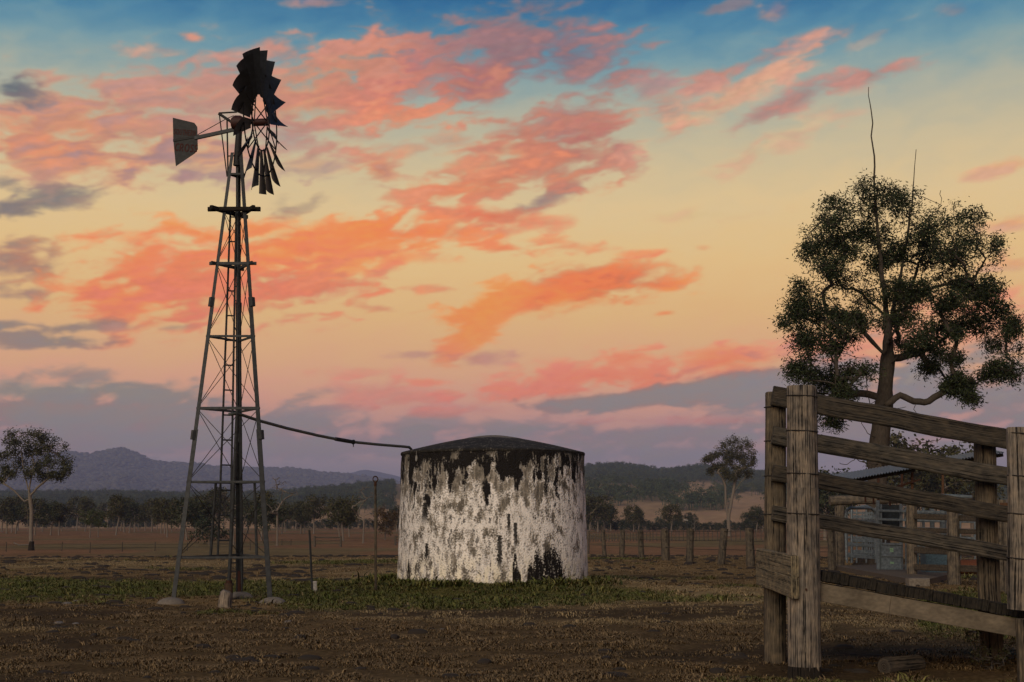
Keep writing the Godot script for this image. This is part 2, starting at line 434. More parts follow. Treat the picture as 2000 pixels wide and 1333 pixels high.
		[1450, 172, 180, 24, -26, K2, K, 0.75], [1500, 140, 130, 15, -28, Color8(208, 144, 136), K2, 0.7], [1400, 150, 75, 22, -16, Color8(200, 122, 114), K, 0.85], [1490, 112, 60, 14, -12, K, Color8(150, 116, 136), 0.6], [1690, 150, 100, 17, -10, Color8(176, 116, 120), K, 0.9], [1560, 192, 75, 22, -24, Color8(150, 114, 126), K, 0.85], [1490, 225, 60, 18, -22, Color8(160, 114, 122), K, 0.8], [1300, 212, 60, 34, 20, Color8(182, 122, 118), K2, 0.7], [1270, 170, 50, 22, -10, K, Color8(150, 116, 132), 0.6], [1520, 20, 40, 22, -20, Color8(140, 108, 138), K, 0.6], [1420, 13, 45, 10, -8, K, P2, 0.55], [1580, 80, 120, 16, -12, Color8(130, 118, 142), K, 0.5], [1400, 210, 190, 26, -24, Color8(216, 166, 140), K2, 0.6], [1520, 275, 160, 24, -22, Color8(216, 172, 144), K2, 0.5], [1700, 75, 60, 10, -20, K, K2, 0.35], [1870, 20, 30, 14, 0, Color8(120, 110, 140), K, 0.4],
		[1955, 330, 70, 14, -10, Color8(222, 152, 116), K2, 0.75], [1970, 437, 45, 14, -6, Color8(228, 146, 108), K2, 0.75], [1980, 515, 55, 17, 0, Color8(226, 146, 110), K2, 0.7], [1375, 420, 120, 14, 0, Color8(204, 172, 134), K2, 0.3]]
	for c in list:
		var r := ray(c[0], c[1])
		var cx := 1000.0 + atan2(r.x, -r.z) * F
		var cy := 1020.0 - atan2(r.y, Vector2(r.x, r.z).length()) * F
		var rx: float = c[2]; var ry: float = c[3]
		var ca := cos(deg_to_rad(c[4])); var sa := sin(deg_to_rad(c[4]))
		var bx := 1.85 * (rx * absf(ca) + ry * absf(sa)); var by := 1.85 * (ry * absf(ca) + rx * absf(sa))
		var i0 := clampi(int((rad_to_deg((cx - bx - 1000.0) / F) + 22.5) * W / 45.0), 0, W - 1)
		var i1 := clampi(int((rad_to_deg((cx + bx - 1000.0) / F) + 22.5) * W / 45.0), 0, W - 1)
		var j0 := clampi(int(rad_to_deg((1020.0 - cy - by) / F) * PPD), 0, H - 1)
		var j1 := clampi(int(rad_to_deg((1020.0 - cy + by) / F) * PPD), 0, H - 1)
		var k1: Color = c[5]; var k2: Color = c[6]
		var st: float = c[7]
		var rag := 1.0 if st < 0.93 else (0.72 if st < 0.99 else 0.5)
		for j in range(j0, j1 + 1):
			var dy := 1020.0 - deg_to_rad((j + 0.5) / PPD) * F - cy
			for i in range(i0, i1 + 1):
				var dx := sx_of[i] - cx
				var qx := (dx * ca + dy * sa) / rx
				var qy := (-dx * sa + dy * ca) / ry
				var q2 := qx * qx + qy * qy
				if q2 > 3.4:
					continue
				var k := j * W + i
				var e := 1.30 - sqrt(q2) + (A1[k] * 1.02 + A2[k] * 0.55 + A3[k] * 0.22) * rag
				if e <= 0.0:
					continue
				var a := minf(1.0, e * 0.92)
				a = a * a * (3.0 - 2.0 * a) * st
				var t := clampf(0.42 + A1[k] * 0.9 + A2[k] * 1.1 + A3[k] * 0.22 + qy * 0.25, 0.0, 1.0)
				var sh := 1.0 + A3[k] * 0.06 + A1[k] * 0.10
				R[k] += (lerpf(k1.r, k2.r, t) * sh - R[k]) * a
				G[k] += (lerpf(k1.g, k2.g, t) * sh * 1.05 - G[k]) * a
				B[k] += (lerpf(k1.b, k2.b, t) * sh * 0.98 - B[k]) * a
	var data := PackedByteArray(); data.resize(W * H * 3)
	for j in H:
		var gain := 1.10 - 0.10 * sstep(720.0, 900.0, 1020.0 - deg_to_rad((j + 0.5) / PPD) * F)
		for i in W:
			var k := j * W + i
			var o := ((H - 1 - j) * W + i) * 3
			data[o] = int(clampf(R[k] * gain, 0, 1) * 255.0)
			data[o + 1] = int(clampf(G[k] * gain, 0, 1) * 255.0)
			data[o + 2] = int(clampf(B[k] * lerpf(1.0, gain, 0.5), 0, 1) * 255.0)
	var win := Image.create_from_data(W, H, false, Image.FORMAT_RGB8, data)
	var mir := win.duplicate() as Image
	mir.flip_x()
	var sky := Image.create(4096, 4096, false, Image.FORMAT_RGB8)
	sky.fill(Color8(40, 34, 28))
	var top := 2048 - H
	var zen := Color8(26, 70, 112)
	for j in top + 40:
		var el := 90.0 - (j + 0.5) / PPD
		var a := clampf((el - 25.5) / 30.0, 0.0, 1.0)
		sky.fill_rect(Rect2i(0, j, 4096, 1), Color8(18, 76, 126).lerp(zen, a))
	for t in 8:
		# tile centred on the camera's direction, then mirrored outwards
		var x := (2048 - 256 + (t - 4) * 512 + 4096) % 4096
		var src := win if t % 2 == 0 else mir
		if x + 512 <= 4096:
			sky.blit_rect(src, Rect2i(0, 0, 512, H), Vector2i(x, top))
		else:
			sky.blit_rect(src, Rect2i(0, 0, 4096 - x, H), Vector2i(x, top))
			sky.blit_rect(src, Rect2i(4096 - x, 0, 512 - 4096 + x, H), Vector2i(0, top))
	# soften the seam between the cloud band and the upper blue
	for j in 36:
		var y := top + j
		var a := 1.0 - j / 36.0
		for x in 4096:
			sky.set_pixel(x, y, sky.get_pixel(x, y).lerp(Color8(18, 76, 126), a))
	return sky

# ---------------------------------------------------------------- ground
func greenness(x: float, z: float) -> float:
	var d := -z
	var n := nb.get_noise_2d(x * 6.0, z * 6.0)
	var px := 1000.0 + F * x / maxf(d, 1.0)
	var g := 0.0
	# wet strip past the windmill, left of the tank
	g = maxf(g, sstep(25.6, 27.6, d + n * 2.2) * (1.0 - sstep(33.0, 36.0, d + n * 2.0)) * (1.0 - sstep(820.0, 980.0, px)))
	# skirt of the tank and to its right
	var q := Vector2((x - tank_at.x - 0.1) / 4.5, (d + tank_at.z + 4.0) / 4.6).length()
	g = maxf(g, 1.0 - sstep(0.72, 1.05, q + n * 0.45))
	# thin soak line behind
	var soak := absf(d - 52.0 - (px - 760.0) * 0.012)
	g = maxf(g, 0.85 * (1.0 - sstep(1.0, 3.4, soak + n * 2.0)) * sstep(520.0, 600.0, px) * (1.0 - sstep(1230.0, 1330.0, px)))
	# fresh grass at the foot of the loading ramp
	if x > 1.5 and d < 14.2:
		g = maxf(g, 0.75 * (1.0 - sstep(12.3, 13.6, d + n * 1.6)) * sstep(1.5, 2.4, x + n))
	# yard corner
	g = maxf(g, sstep(1770.0, 1800.0, px) * (1.0 - sstep(26.0, 31.0, d)) * sstep(17.0, 20.0, d))
	# odd patches
	g = maxf(g, 0.45 * sstep(0.34, 0.46, nb.get_noise_2d(x * 3.0 + 40.0, z * 5.0)) * (1.0 - sstep(60.0, 90.0, d)))
	return clampf(g, 0.0, 1.0)

func ground_colour(x: float, z: float) -> Color:
	var d := -z
	var dd := Vector2(x, z).length()
	var n := nb.get_noise_2d(x * 3.0, z * 3.0)
	var m := na.get_noise_2d(x * 14.0, z * 14.0)
	var k := na.get_noise_2d(x * 60.0, z * 60.0)
	# dry pasture with straw-pale patches; red bare soil in the paddock past the fence line
	var c := Color(0.40, 0.262, 0.115)
	c = c.lerp(Color(0.50, 0.355, 0.172), sstep(-0.02, 0.16, nb.get_noise_2d(x * 2.2 + 17.0, z * 4.0)))
	# trampled earth about the mill and the ramp
	if -z + n * 9.0 + m * 3.0 < 25.0:
		c = Color(0.235, 0.155, 0.074).lerp(Color(0.33, 0.225, 0.11), sstep(0.0, 0.2, nb.get_noise_2d(x * 2.2 + 17.0, z * 4.0)))
	var line := 116.0 + 0.05 * x
	if -z - line + n * 40.0 + m * 14.0 > 0.0:
		c = Color(0.47, 0.255, 0.130).lerp(Color(0.36, 0.265, 0.125), sstep(0.05, 0.2, nb.get_noise_2d(x * 0.5 + 5.0, z * 0.5)))
	c = c * (1.0 + 0.38 * m + 0.35 * k * (1.0 - sstep(60.0, 120.0, dd)) + 0.25 * n)
	# bare dark earth
	var bare := sstep(0.16, 0.36, nb.get_noise_2d(x * 5.0 + 90.0, z * 8.0)) * (1.0 - sstep(70.0, 110.0, dd))
	c = c.lerp(Color(0.10, 0.070, 0.042), bare * 0.75)
	if dd < 90.0:
		c = c.lerp(Color(0.125, 0.135, 0.030), 0.8 * greenness(x, z))
	c.r = clampf(c.r, 0.02, 0.6); c.g = clampf(c.g, 0.015, 0.6); c.b = clampf(c.b, 0.01, 0.6); c.a = 1.0
	return c

func build_ground() -> void:
	var angs := []
	var a := -180.0
	while a < 180.0:
		angs.append(a)
		a += 0.22 if absf(a) < 25.0 else (1.0 if absf(a) < 40.0 else 6.0)
	angs.append(180.0)
	var rads := [0.0, 2.0, 4.0]
	var r := 5.0
	while r < 1500.0:
		rads.append(r)
		r *= 1.0125
	var v := PackedVector3Array(); var n := PackedVector3Array(); var c := PackedColorArray(); var ix := PackedInt32Array()
	var w := angs.size()
	for j in rads.size():
		for i in w:
			var t := deg_to_rad(angs[i])
			var x: float = sin(t) * rads[j]
			var z: float = -cos(t) * rads[j]
			v.append(Vector3(x, hgt(x, z), z))
			n.append(Vector3.UP)
			c.append(ground_colour(x, z))
	for j in rads.size():
		for i in w:
			var l := j * w + maxi(i - 1, 0); var rr := j * w + mini(i + 1, w - 1)
			var u := mini(j + 1, rads.size() - 1) * w + i; var dn := maxi(j - 1, 0) * w + i
			var nn := (v[rr] - v[l]).cross(v[u] - v[dn])
			if nn.length() > 1e-9:
				n[j * w + i] = nn.normalized() * (1.0 if nn.y > 0.0 else -1.0)
	for j in rads.size() - 1:
		for i in w - 1:
			var p := j * w + i
			ix.append_array([p, p + w, p + w + 1, p, p + w + 1, p + 1])
	var arr := []; arr.resize(Mesh.ARRAY_MAX)
	arr[Mesh.ARRAY_VERTEX] = v; arr[Mesh.ARRAY_NORMAL] = n; arr[Mesh.ARRAY_COLOR] = c; arr[Mesh.ARRAY_INDEX] = ix
	var me := ArrayMesh.new(); me.add_surface_from_arrays(Mesh.PRIMITIVE_TRIANGLES, arr)
	var o := put_mesh(me, "ground", M.soil, self, "structure")
	tag(o, "wide dry brown paddock with worn grass", "ground")

func blade_tuft(seed: int, blades: int, h: float, spread: float, w: float) -> ArrayMesh:
	var r := RandomNumberGenerator.new(); r.seed = seed
	var mb := MB.new()
	for b in blades:
		var a := r.randf() * TAU
		var o := Vector3(cos(a), 0, sin(a)) * spread * sqrt(r.randf())
		var lean := Vector3(r.randf_range(-1, 1), 0, r.randf_range(-1, 1)) * h * 0.75
		var hh := h * r.randf_range(0.45, 1.0)
		var s := Vector3(cos(a + 1.3), 0, sin(a + 1.3)) * w
		var nn := Vector3(r.randf_range(-0.5, 0.5), 1, r.randf_range(-0.5, 0.5)).normalized()
		mb.tint = Color(1, 1, 1) * r.randf_range(0.7, 1.25)
		mb.tint.a = 1.0
		var p := o + lean * 0.35 + Vector3(0, hh * 0.6, 0)
		var i := mb.vert(o - s, nn); mb.vert(o + s, nn); mb.vert(p + s * 0.7, nn); mb.vert(p - s * 0.7, nn); mb.vert(o + lean + Vector3(0, hh * 0.85, 0), nn)
		mb.tri(i, i + 1, i + 2); mb.tri(i, i + 2, i + 3); mb.tri(i + 3, i + 2, i + 4)
	return mb.mesh()

func scatter(called: String, label: String, category: String, me: Mesh, m: Material, places: Array, tints: Array) -> void:
	var mm := MultiMesh.new()
	mm.transform_format = MultiMesh.TRANSFORM_3D
	mm.use_colors = tints.size() > 0
	mm.mesh = me
	mm.instance_count = places.size()
	for i in places.size():
		mm.set_instance_transform(i, places[i])
		if tints.size(): mm.set_instance_color(i, tints[i])
	var o := MultiMeshInstance3D.new()
	o.name = numbered(called)
	o.multimesh = mm
	o.material_override = m
	add_child(o)
	tag(o, label, category, "", "stuff")

func build_grass() -> void:
	var r := RandomNumberGenerator.new(); r.seed = 91
	var dryp := []; var dryc := []; var grp := []; var grc := []
	var bands := [[11.5, 16.0, 900.0], [16.0, 24.0, 520.0], [24.0, 37.0, 230.0], [37.0, 58.0, 60.0], [58.0, 100.0, 9.0]]
	for b in bands:
		var area: float = 0.41 * (b[1] * b[1] - b[0] * b[0])
		for k in int(area * b[2]):
			var d := sqrt(lerpf(b[0] * b[0], b[1] * b[1], r.randf()))
			var x := r.randf_range(-0.41, 0.41) * d
			var z := -d
			var g := greenness(x, z)
			var bare := nb.get_noise_2d(x * 5.0 + 90.0, z * 8.0)
			if bare > 0.24 and g < 0.3 and r.randf() < 0.85:
				continue
			var cover := na.get_noise_2d(x * 22.0, z * 22.0)
			if g < 0.3 and r.randf() > 0.50 + cover * 1.7:
				continue
			if Vector2(x - tank_at.x, z - tank_at.z).length() < 2.2:
				continue
			var sc := r.randf_range(0.45, 1.25) * (1.0 + d * 0.006) * clampf(0.85 + cover * 1.1, 0.5, 1.5)
			if r.randf() < 0.03: sc *= 1.8
			if Vector2(x - tank_at.x, z - tank_at.z).length() < 3.0: sc *= 1.9
			var green := r.randf() < g * (0.72 + 0.5 * na.get_noise_2d(x * 30.0, z * 30.0))
			if green: sc *= 1.15 if d > 20.0 else 0.85
			var t := Transform3D(Basis.from_euler(Vector3(0, r.randf() * TAU, 0)).scaled(Vector3(sc * (1.0 + d * 0.008), sc * r.randf_range(0.6, 1.2), sc * (1.0 + d * 0.008))), Vector3(x, hgt(x, z) - 0.004, z))
			var s := r.randf_range(0.55, 1.3)
			if green:
				grp.append(t)
				var c := Color(0.105, 0.135, 0.020).lerp(Color(0.27, 0.225, 0.07), pow(r.randf(), 1.3))
				grc.append(Color(c.r * s, c.g * s, c.b * s))
			else:
				dryp.append(t)
				var c := Color(0.21, 0.138, 0.064).lerp(Color(0.40, 0.275, 0.135), r.randf() * sstep(-0.1, 0.4, cover + r.randf() * 0.5))
				c = c.lerp(Color(0.55, 0.40, 0.195), 0.8 * sstep(-0.02, 0.16, nb.get_noise_2d(x * 2.2 + 17.0, z * 4.0)))
				dryc.append(Color(c.r * s, c.g * s, c.b * s))
	scatter("dry_grass", "short dry straw grass cropped over the paddock", "grass", blade_tuft(3, 8, 0.034, 0.055, 0.0030), M.tuft, dryp, dryc)
	scatter("green_grass", "green grass growing in the damp strip and round the tank", "grass", blade_tuft(4, 10, 0.056, 0.065, 0.0036), M.tuft, grp, grc)
	print("grass ", dryp.size(), " ", grp.size())
	# hoof-turned clods and dung
	var mb := MB.new()
	var prof := []
	for k in 6:
		var t := k / 5.0
		prof.append(Vector2(cos(t * PI * 0.5), sin(t * PI * 0.5) * 0.62))
	mb.lathe(prof, Vector3.ZERO, 9, na, 0.9, 0.55)
	var cl := []
	for k in 5200:
		var d := sqrt(lerpf(33.0 * 33.0, 125.0 * 125.0, pow(r.randf(), 1.15)))
		if r.randf() < 0.10: d = r.randf_range(13.0, 34.0)
		var x := r.randf_range(-0.42, 0.42) * d
		if nb.get_noise_2d(x * 2.0, -d * 3.0 + 7.0) < -0.05 and r.randf() < 0.8: continue
		var s := r.randf_range(0.04, 0.12)  * (0.6 if d < 34.0 else 1.0)
		cl.append(Transform3D(Basis.from_euler(Vector3(0, r.randf() * TAU, 0)).scaled(Vector3(s * r.randf_range(0.8, 2.4), s * r.randf_range(0.8, 1.6), s * r.randf_range(0.8, 1.5))), Vector3(x, hgt(x, -d) - s * 0.12, -d)))
	scatter("dirt_clods", "dark clods of turned earth and dung strewn over the paddock", "clods", mb.mesh(), M.clod, cl, [])

# ---------------------------------------------------------------- hills
func prof_at(pts: Array, x: float) -> float:
	if x <= pts[0][0]: return pts[0][1]
	for k in pts.size() - 1:
		if x < pts[k + 1][0]:
			var t: float = (x - pts[k][0]) / (pts[k + 1][0] - pts[k][0])
			t = t * t * (3.0 - 2.0 * t) * 0.5 + t * 0.5
			return lerpf(pts[k][1], pts[k + 1][1], t)
	return pts[-1][1]

var ridge := [[-900, 965], [0, 973], [300, 974], [480, 974], [560, 969], [650, 962], [720, 954], [780, 947], [900, 934], [1000, 927], [1145, 921], [1200, 917], [1240, 919], [1290, 927], [1330, 925], [1365, 921], [1400, 925], [1450, 930], [1500, 933], [1700, 941], [2000, 936], [2900, 930]]

func hill_h(px: float, v: float) -> Vector3:
	# v 0 at the foot, 1 on the ridge, on to 1.5 behind
	var d := lerpf(640.0, 2400.0, v)
	var x := (px - 1000.0) / F * d
	var top := CAM + 2400.0 * (1020.3 - prof_at(ridge, px)) / F
	var s := pow(minf(v, 1.0), 1.15)
	s = s + 0.10 * sin(v * 9.0 + px * 0.004) * v * (1.0 - minf(v, 1.0)) * 2.0
	if v > 1.0: s = 1.0 - (v - 1.0) * 1.4
	var y := -2.2 + (top + 2.2) * s
	y += nb.get_noise_2d(x * 0.25, d * 0.25) * 9.0 * sstep(0.15, 0.5, v) * (1.0 - sstep(0.75, 0.98, v) * 0.6)
	return Vector3(x, y, -d)

func forest(px: float, py: float, n: float) -> float:
	# how wooded the slope is where it shows at (px, py)
	var f := 0.0
	if px > 850.0:
		f = 1.0 - sstep(978.0, 990.0, py + n * 16.0)
		for e in [[1375.0, 955.0, 66.0, 14.0], [1215.0, 957.0, 45.0, 9.0], [1150.0, 950.0, 40.0, 9.0], [1175.0, 936.0, 20.0, 4.0], [1270.0, 951.0, 30.0, 5.0], [1470.0, 978.0, 60.0, 14.0], [1350.0, 973.0, 45.0, 9.0]]:
			f = minf(f, sstep(0.7, 1.15, Vector2((px - e[0]) / e[2], (py - e[1]) / e[3]).length() + n * 0.5))
		f = maxf(f, 0.9 * (1.0 - sstep(0.8, 1.1, Vector2((px - 1360.0) / 65.0, (py - 993.0) / 7.0).length() + n * 0.2)))
	else:
		f = 1.0 - sstep(992.0, 1002.0, py + n * 12.0)
		for e in [[760.0, 981.0, 45.0, 7.0], [600.0, 1000.0, 60.0, 10.0]]:
			f = minf(f, sstep(0.7, 1.15, Vector2((px - e[0]) / e[2], (py - e[1]) / e[3]).length() + n * 0.4))
	return clampf(f, 0.0, 1.0)

func to_px(p: Vector3) -> Vector2:
	var q := (p - Vector3(0, CAM, 0)).rotated(Vector3.RIGHT, -PITCH)
	return Vector2(1000.0 + F * q.x / -q.z, 666.5 - F * q.y / -q.z)

func relief(called: String, label: String, cols: int, rows: int, p0: float, p1: float, vmax: float, fn: Callable, colour: Callable) -> void:
	var v := PackedVector3Array(); var n := PackedVector3Array(); var c := PackedColorArray(); var ix := PackedInt32Array()
	for j in rows:
		for i in cols:
			var p: Vector3 = fn.call(lerpf(p0, p1, i / (cols - 1.0)), vmax * j / (rows - 1.0))
			v.append(p); n.append(Vector3.UP); c.append(colour.call(p))
	for j in rows:
		for i in cols:
			var nn := (v[j * cols + mini(i + 1, cols - 1)] - v[j * cols + maxi(i - 1, 0)]).cross(v[mini(j + 1, rows - 1) * cols + i] - v[maxi(j - 1, 0) * cols + i]).normalized()
			n[j * cols + i] = nn if nn.y > 0.0 else -nn
	for j in rows - 1:
		for i in cols - 1:
			var p := j * cols + i
			ix.append_array([p, p + cols, p + cols + 1, p, p + cols + 1, p + 1])
	var arr := []; arr.resize(Mesh.ARRAY_MAX)
	arr[Mesh.ARRAY_VERTEX] = v; arr[Mesh.ARRAY_NORMAL] = n; arr[Mesh.ARRAY_COLOR] = c; arr[Mesh.ARRAY_INDEX] = ix
	var me := ArrayMesh.new(); me.add_surface_from_arrays(Mesh.PRIMITIVE_TRIANGLES, arr)
	var o := put_mesh(me, called, M.hill, self, "structure")
	tag(o, label, "hill")

var mount := [[-900, 905], [-200, 903], [0, 901], [70, 890], [135, 886], [175, 889], [200, 885], [228, 878], [240, 878], [255, 883], [275, 891], [300, 903], [340, 906], [380, 908], [430, 915], [500, 917], [560, 916], [600, 920], [640, 926], [700, 931], [790, 943], [1000, 965], [1300, 985], [2900, 1000]]
var far_mount := [[-900, 930], [250, 930], [340, 912], [420, 910], [480, 918], [560, 925], [640, 929], [680, 924], [712, 917], [740, 922], [760, 926], [790, 933], [900, 950], [1100, 960], [1500, 950], [1650, 938], [1800, 932], [1900, 940], [2000, 945], [2900, 950]]

func mount_h(px: float, v: float) -> Vector3:
	var d := lerpf(3300.0, 7600.0, v)
	var x := (px - 1000.0) / F * d
	var top := CAM + 7600.0 * (1020.3 - prof_at(mount, px)) / F
	var s := pow(minf(v, 1.0), 1.5)
	if v > 1.0: s = 1.0 - (v - 1.0)
	var g := 1.0 - absf(nb.get_noise_2d(x * 0.045, d * 0.02 + x * 0.01)) * 2.4
	return Vector3(x, -2.0 + top * s - 130.0 * (1.0 - g) * 0.35 * minf(v, 1.0) * (1.0 - sstep(0.8, 1.0, v)) + nb.get_noise_2d(x * 0.15, d * 0.15) * 16.0 * minf(1.0, v * 2.0) * (1.0 - 0.7 * sstep(0.85, 1.0, v)), -d)

func far_h(px: float, v: float) -> Vector3:
	var d := lerpf(8200.0, 11500.0, v)
	var x := (px - 1000.0) / F * d
	var top := CAM + 11500.0 * (1020.3 - prof_at(far_mount, px)) / F
	var s := pow(minf(v, 1.0), 1.4)
	if v > 1.0: s = 1.0 - (v - 1.0)
	return Vector3(x, top * s + nb.get_noise_2d(x * 0.08, d * 0.08) * 24.0 * minf(1.0, v * 2.0) * (1.0 - 0.7 * sstep(0.85, 1.0, v)), -d)

func hill_colour(p: Vector3) -> Color:
	var q := to_px(p)
	var n := nb.get_noise_2d(p.x * 0.6, p.z * 0.6)
	var f := forest(q.x, q.y, n)
	var grass := Color(0.36, 0.225, 0.125).lerp(Color(0.32, 0.21, 0.11), clampf(0.5 + n, 0, 1)) * (1.0 + 0.3 * na.get_noise_2d(p.x * 2.0, p.z * 2.0))
	var c := grass.lerp(Color(0.085, 0.075, 0.04), f * 0.7)
	c.a = 1.0
	return c

func build_hills() -> void:
	relief("far_mountains", "distant blue mountain range in haze behind the nearer ridge", 260, 24, -500, 2500, 1.3, far_h, func(p): return Color(0.055, 0.06, 0.05) * (1.0 + 0.4 * nb.get_noise_2d(p.x * 0.2, p.z * 0.2)))
	relief("mountain", "hazy forested mountain with a small knob on its crest", 420, 90, -500, 1500, 1.3, mount_h, func(p): return Color(0.075, 0.062, 0.045) * (1.0 + 0.5 * nb.get_noise_2d(p.x * 0.4, p.z * 0.4)))
	relief("hills", "low hills of brown pasture and scrub behind the trees", 420, 130, -500, 2500, 1.5, hill_h, hill_colour)
	var r := RandomNumberGenerator.new(); r.seed = 17
	# wood on the hills: loose crowns over short stems
	var variants := []
	for k in 4:
		variants.append(far_crown(300 + k, 150))
	var places := [[], [], [], []]; var tints := [[], [], [], []]
	var tries := 0
	while tries < 60000:
		tries += 1
		var v := pow(r.randf(), 0.8) * 1.04
		var px := r.randf_range(-120, 2120)
		if px > 770.0 and px < 1130.0: continue
		var p := hill_h(px, v)
		var q := to_px(p)
		var f := forest(q.x, q.y, nb.get_noise_2d(p.x * 0.6, p.z * 0.6))
		if r.randf() > f * (0.30 + 0.7 * v) * 0.75 + 0.004: continue
		var s := r.randf_range(0.65, 1.25)
		var t := r.randi() % 4
		places[t].append(Transform3D(Basis.from_euler(Vector3(0, r.randf() * TAU, 0)).scaled(Vector3(s, s * r.randf_range(0.85, 1.2), s)), p - Vector3(0, 0.5, 0)))
		var c := Color(0.042, 0.060, 0.028).lerp(Color(0.075, 0.082, 0.034), r.randf() * r.randf()) * r.randf_range(0.7, 1.3)
		c.a = 1.0
		tints[t].append(c)
	for t in 4:
		scatter("hill_wood", "scattered grey green gum wood covering the low hills", "wood", variants[t], M.leaf_far, places[t], tints[t])
		print("wood ", places[t].size())
	# canopy on the mountain
	var mb := MB.new()
	var prof := []
	for k in 5:
		var a := k / 4.0 * PI
		prof.append(Vector2(sin(a), 1.0 - cos(a)))
	mb.lathe(prof, Vector3.ZERO, 7, na, 0.5, 0.6)
	var mp := []; var mc := []
	for k in 26000:
		var p := mount_h(r.randf_range(-80, 1100), pow(r.randf(), 0.7) * 1.02)
		var s := r.randf_range(6.0, 15.0)
		mp.append(Transform3D(Basis.from_euler(Vector3(0, r.randf() * TAU, 0)).scaled(Vector3(s, s * r.randf_range(0.4, 0.75), s)), p - Vector3(0, s * 0.25, 0)))
		mc.append(Color(0.060, 0.058, 0.036) * r.randf_range(0.5, 1.6))
	scatter("mountain_wood", "continuous gum forest on the hazy mountain", "wood", mb.mesh(), M.leaf_far, mp, mc)

func far_crown(seed: int, leaves: int) -> ArrayMesh:
	var r := RandomNumberGenerator.new(); r.seed = seed
	var mb := MB.new()
	var lobes := []
	for k in 7:
		var a := r.randf() * TAU
		var q := sqrt(r.randf())
		lobes.append([Vector3(cos(a) * 3.2 * q, r.randf_range(5.0, 10.5) - q * 1.5, sin(a) * 3.2 * q), r.randf_range(1.3, 2.4)])
	mb.tube([Vector3.ZERO, Vector3(0.2, 6.5, 0.1)], [0.28, 0.14], 4, false)
	for k in leaves:
		var l: Array = lobes[k % 7]
		var o: Vector3 = Vector3(r.randfn(), r.randfn() * 0.7, r.randfn()).normalized() * l[1] * pow(r.randf(), 0.4)
		leaf(mb, l[0] + o, r, 1.5, 0.62, o.normalized())
	return mb.mesh()

func leaf(mb: MB, p: Vector3, r: RandomNumberGenerator, length: float, width: float, outward: Vector3) -> void:
	var d := Vector3(r.randf_range(-1, 1), r.randf_range(-1.1, 0.35), r.randf_range(-1, 1)).normalized()
	var s := d.cross(Vector3(r.randf_range(-1, 1), r.randf_range(-1, 1), r.randf_range(-1, 1))).normalized()
	var nn := d.cross(s)
	if nn.dot(outward) < 0.0: nn = -nn
	var l := length * r.randf_range(0.6, 1.15)
	var w := width * r.randf_range(0.6, 1.1) * 0.5
	var i := mb.vert(p, nn); mb.vert(p + d * l * 0.42 + s * w, nn); mb.vert(p + d * l, nn); mb.vert(p + d * l * 0.42 - s * w, nn)
	mb.tri(i, i + 1, i + 2); mb.tri(i, i + 2, i + 3)

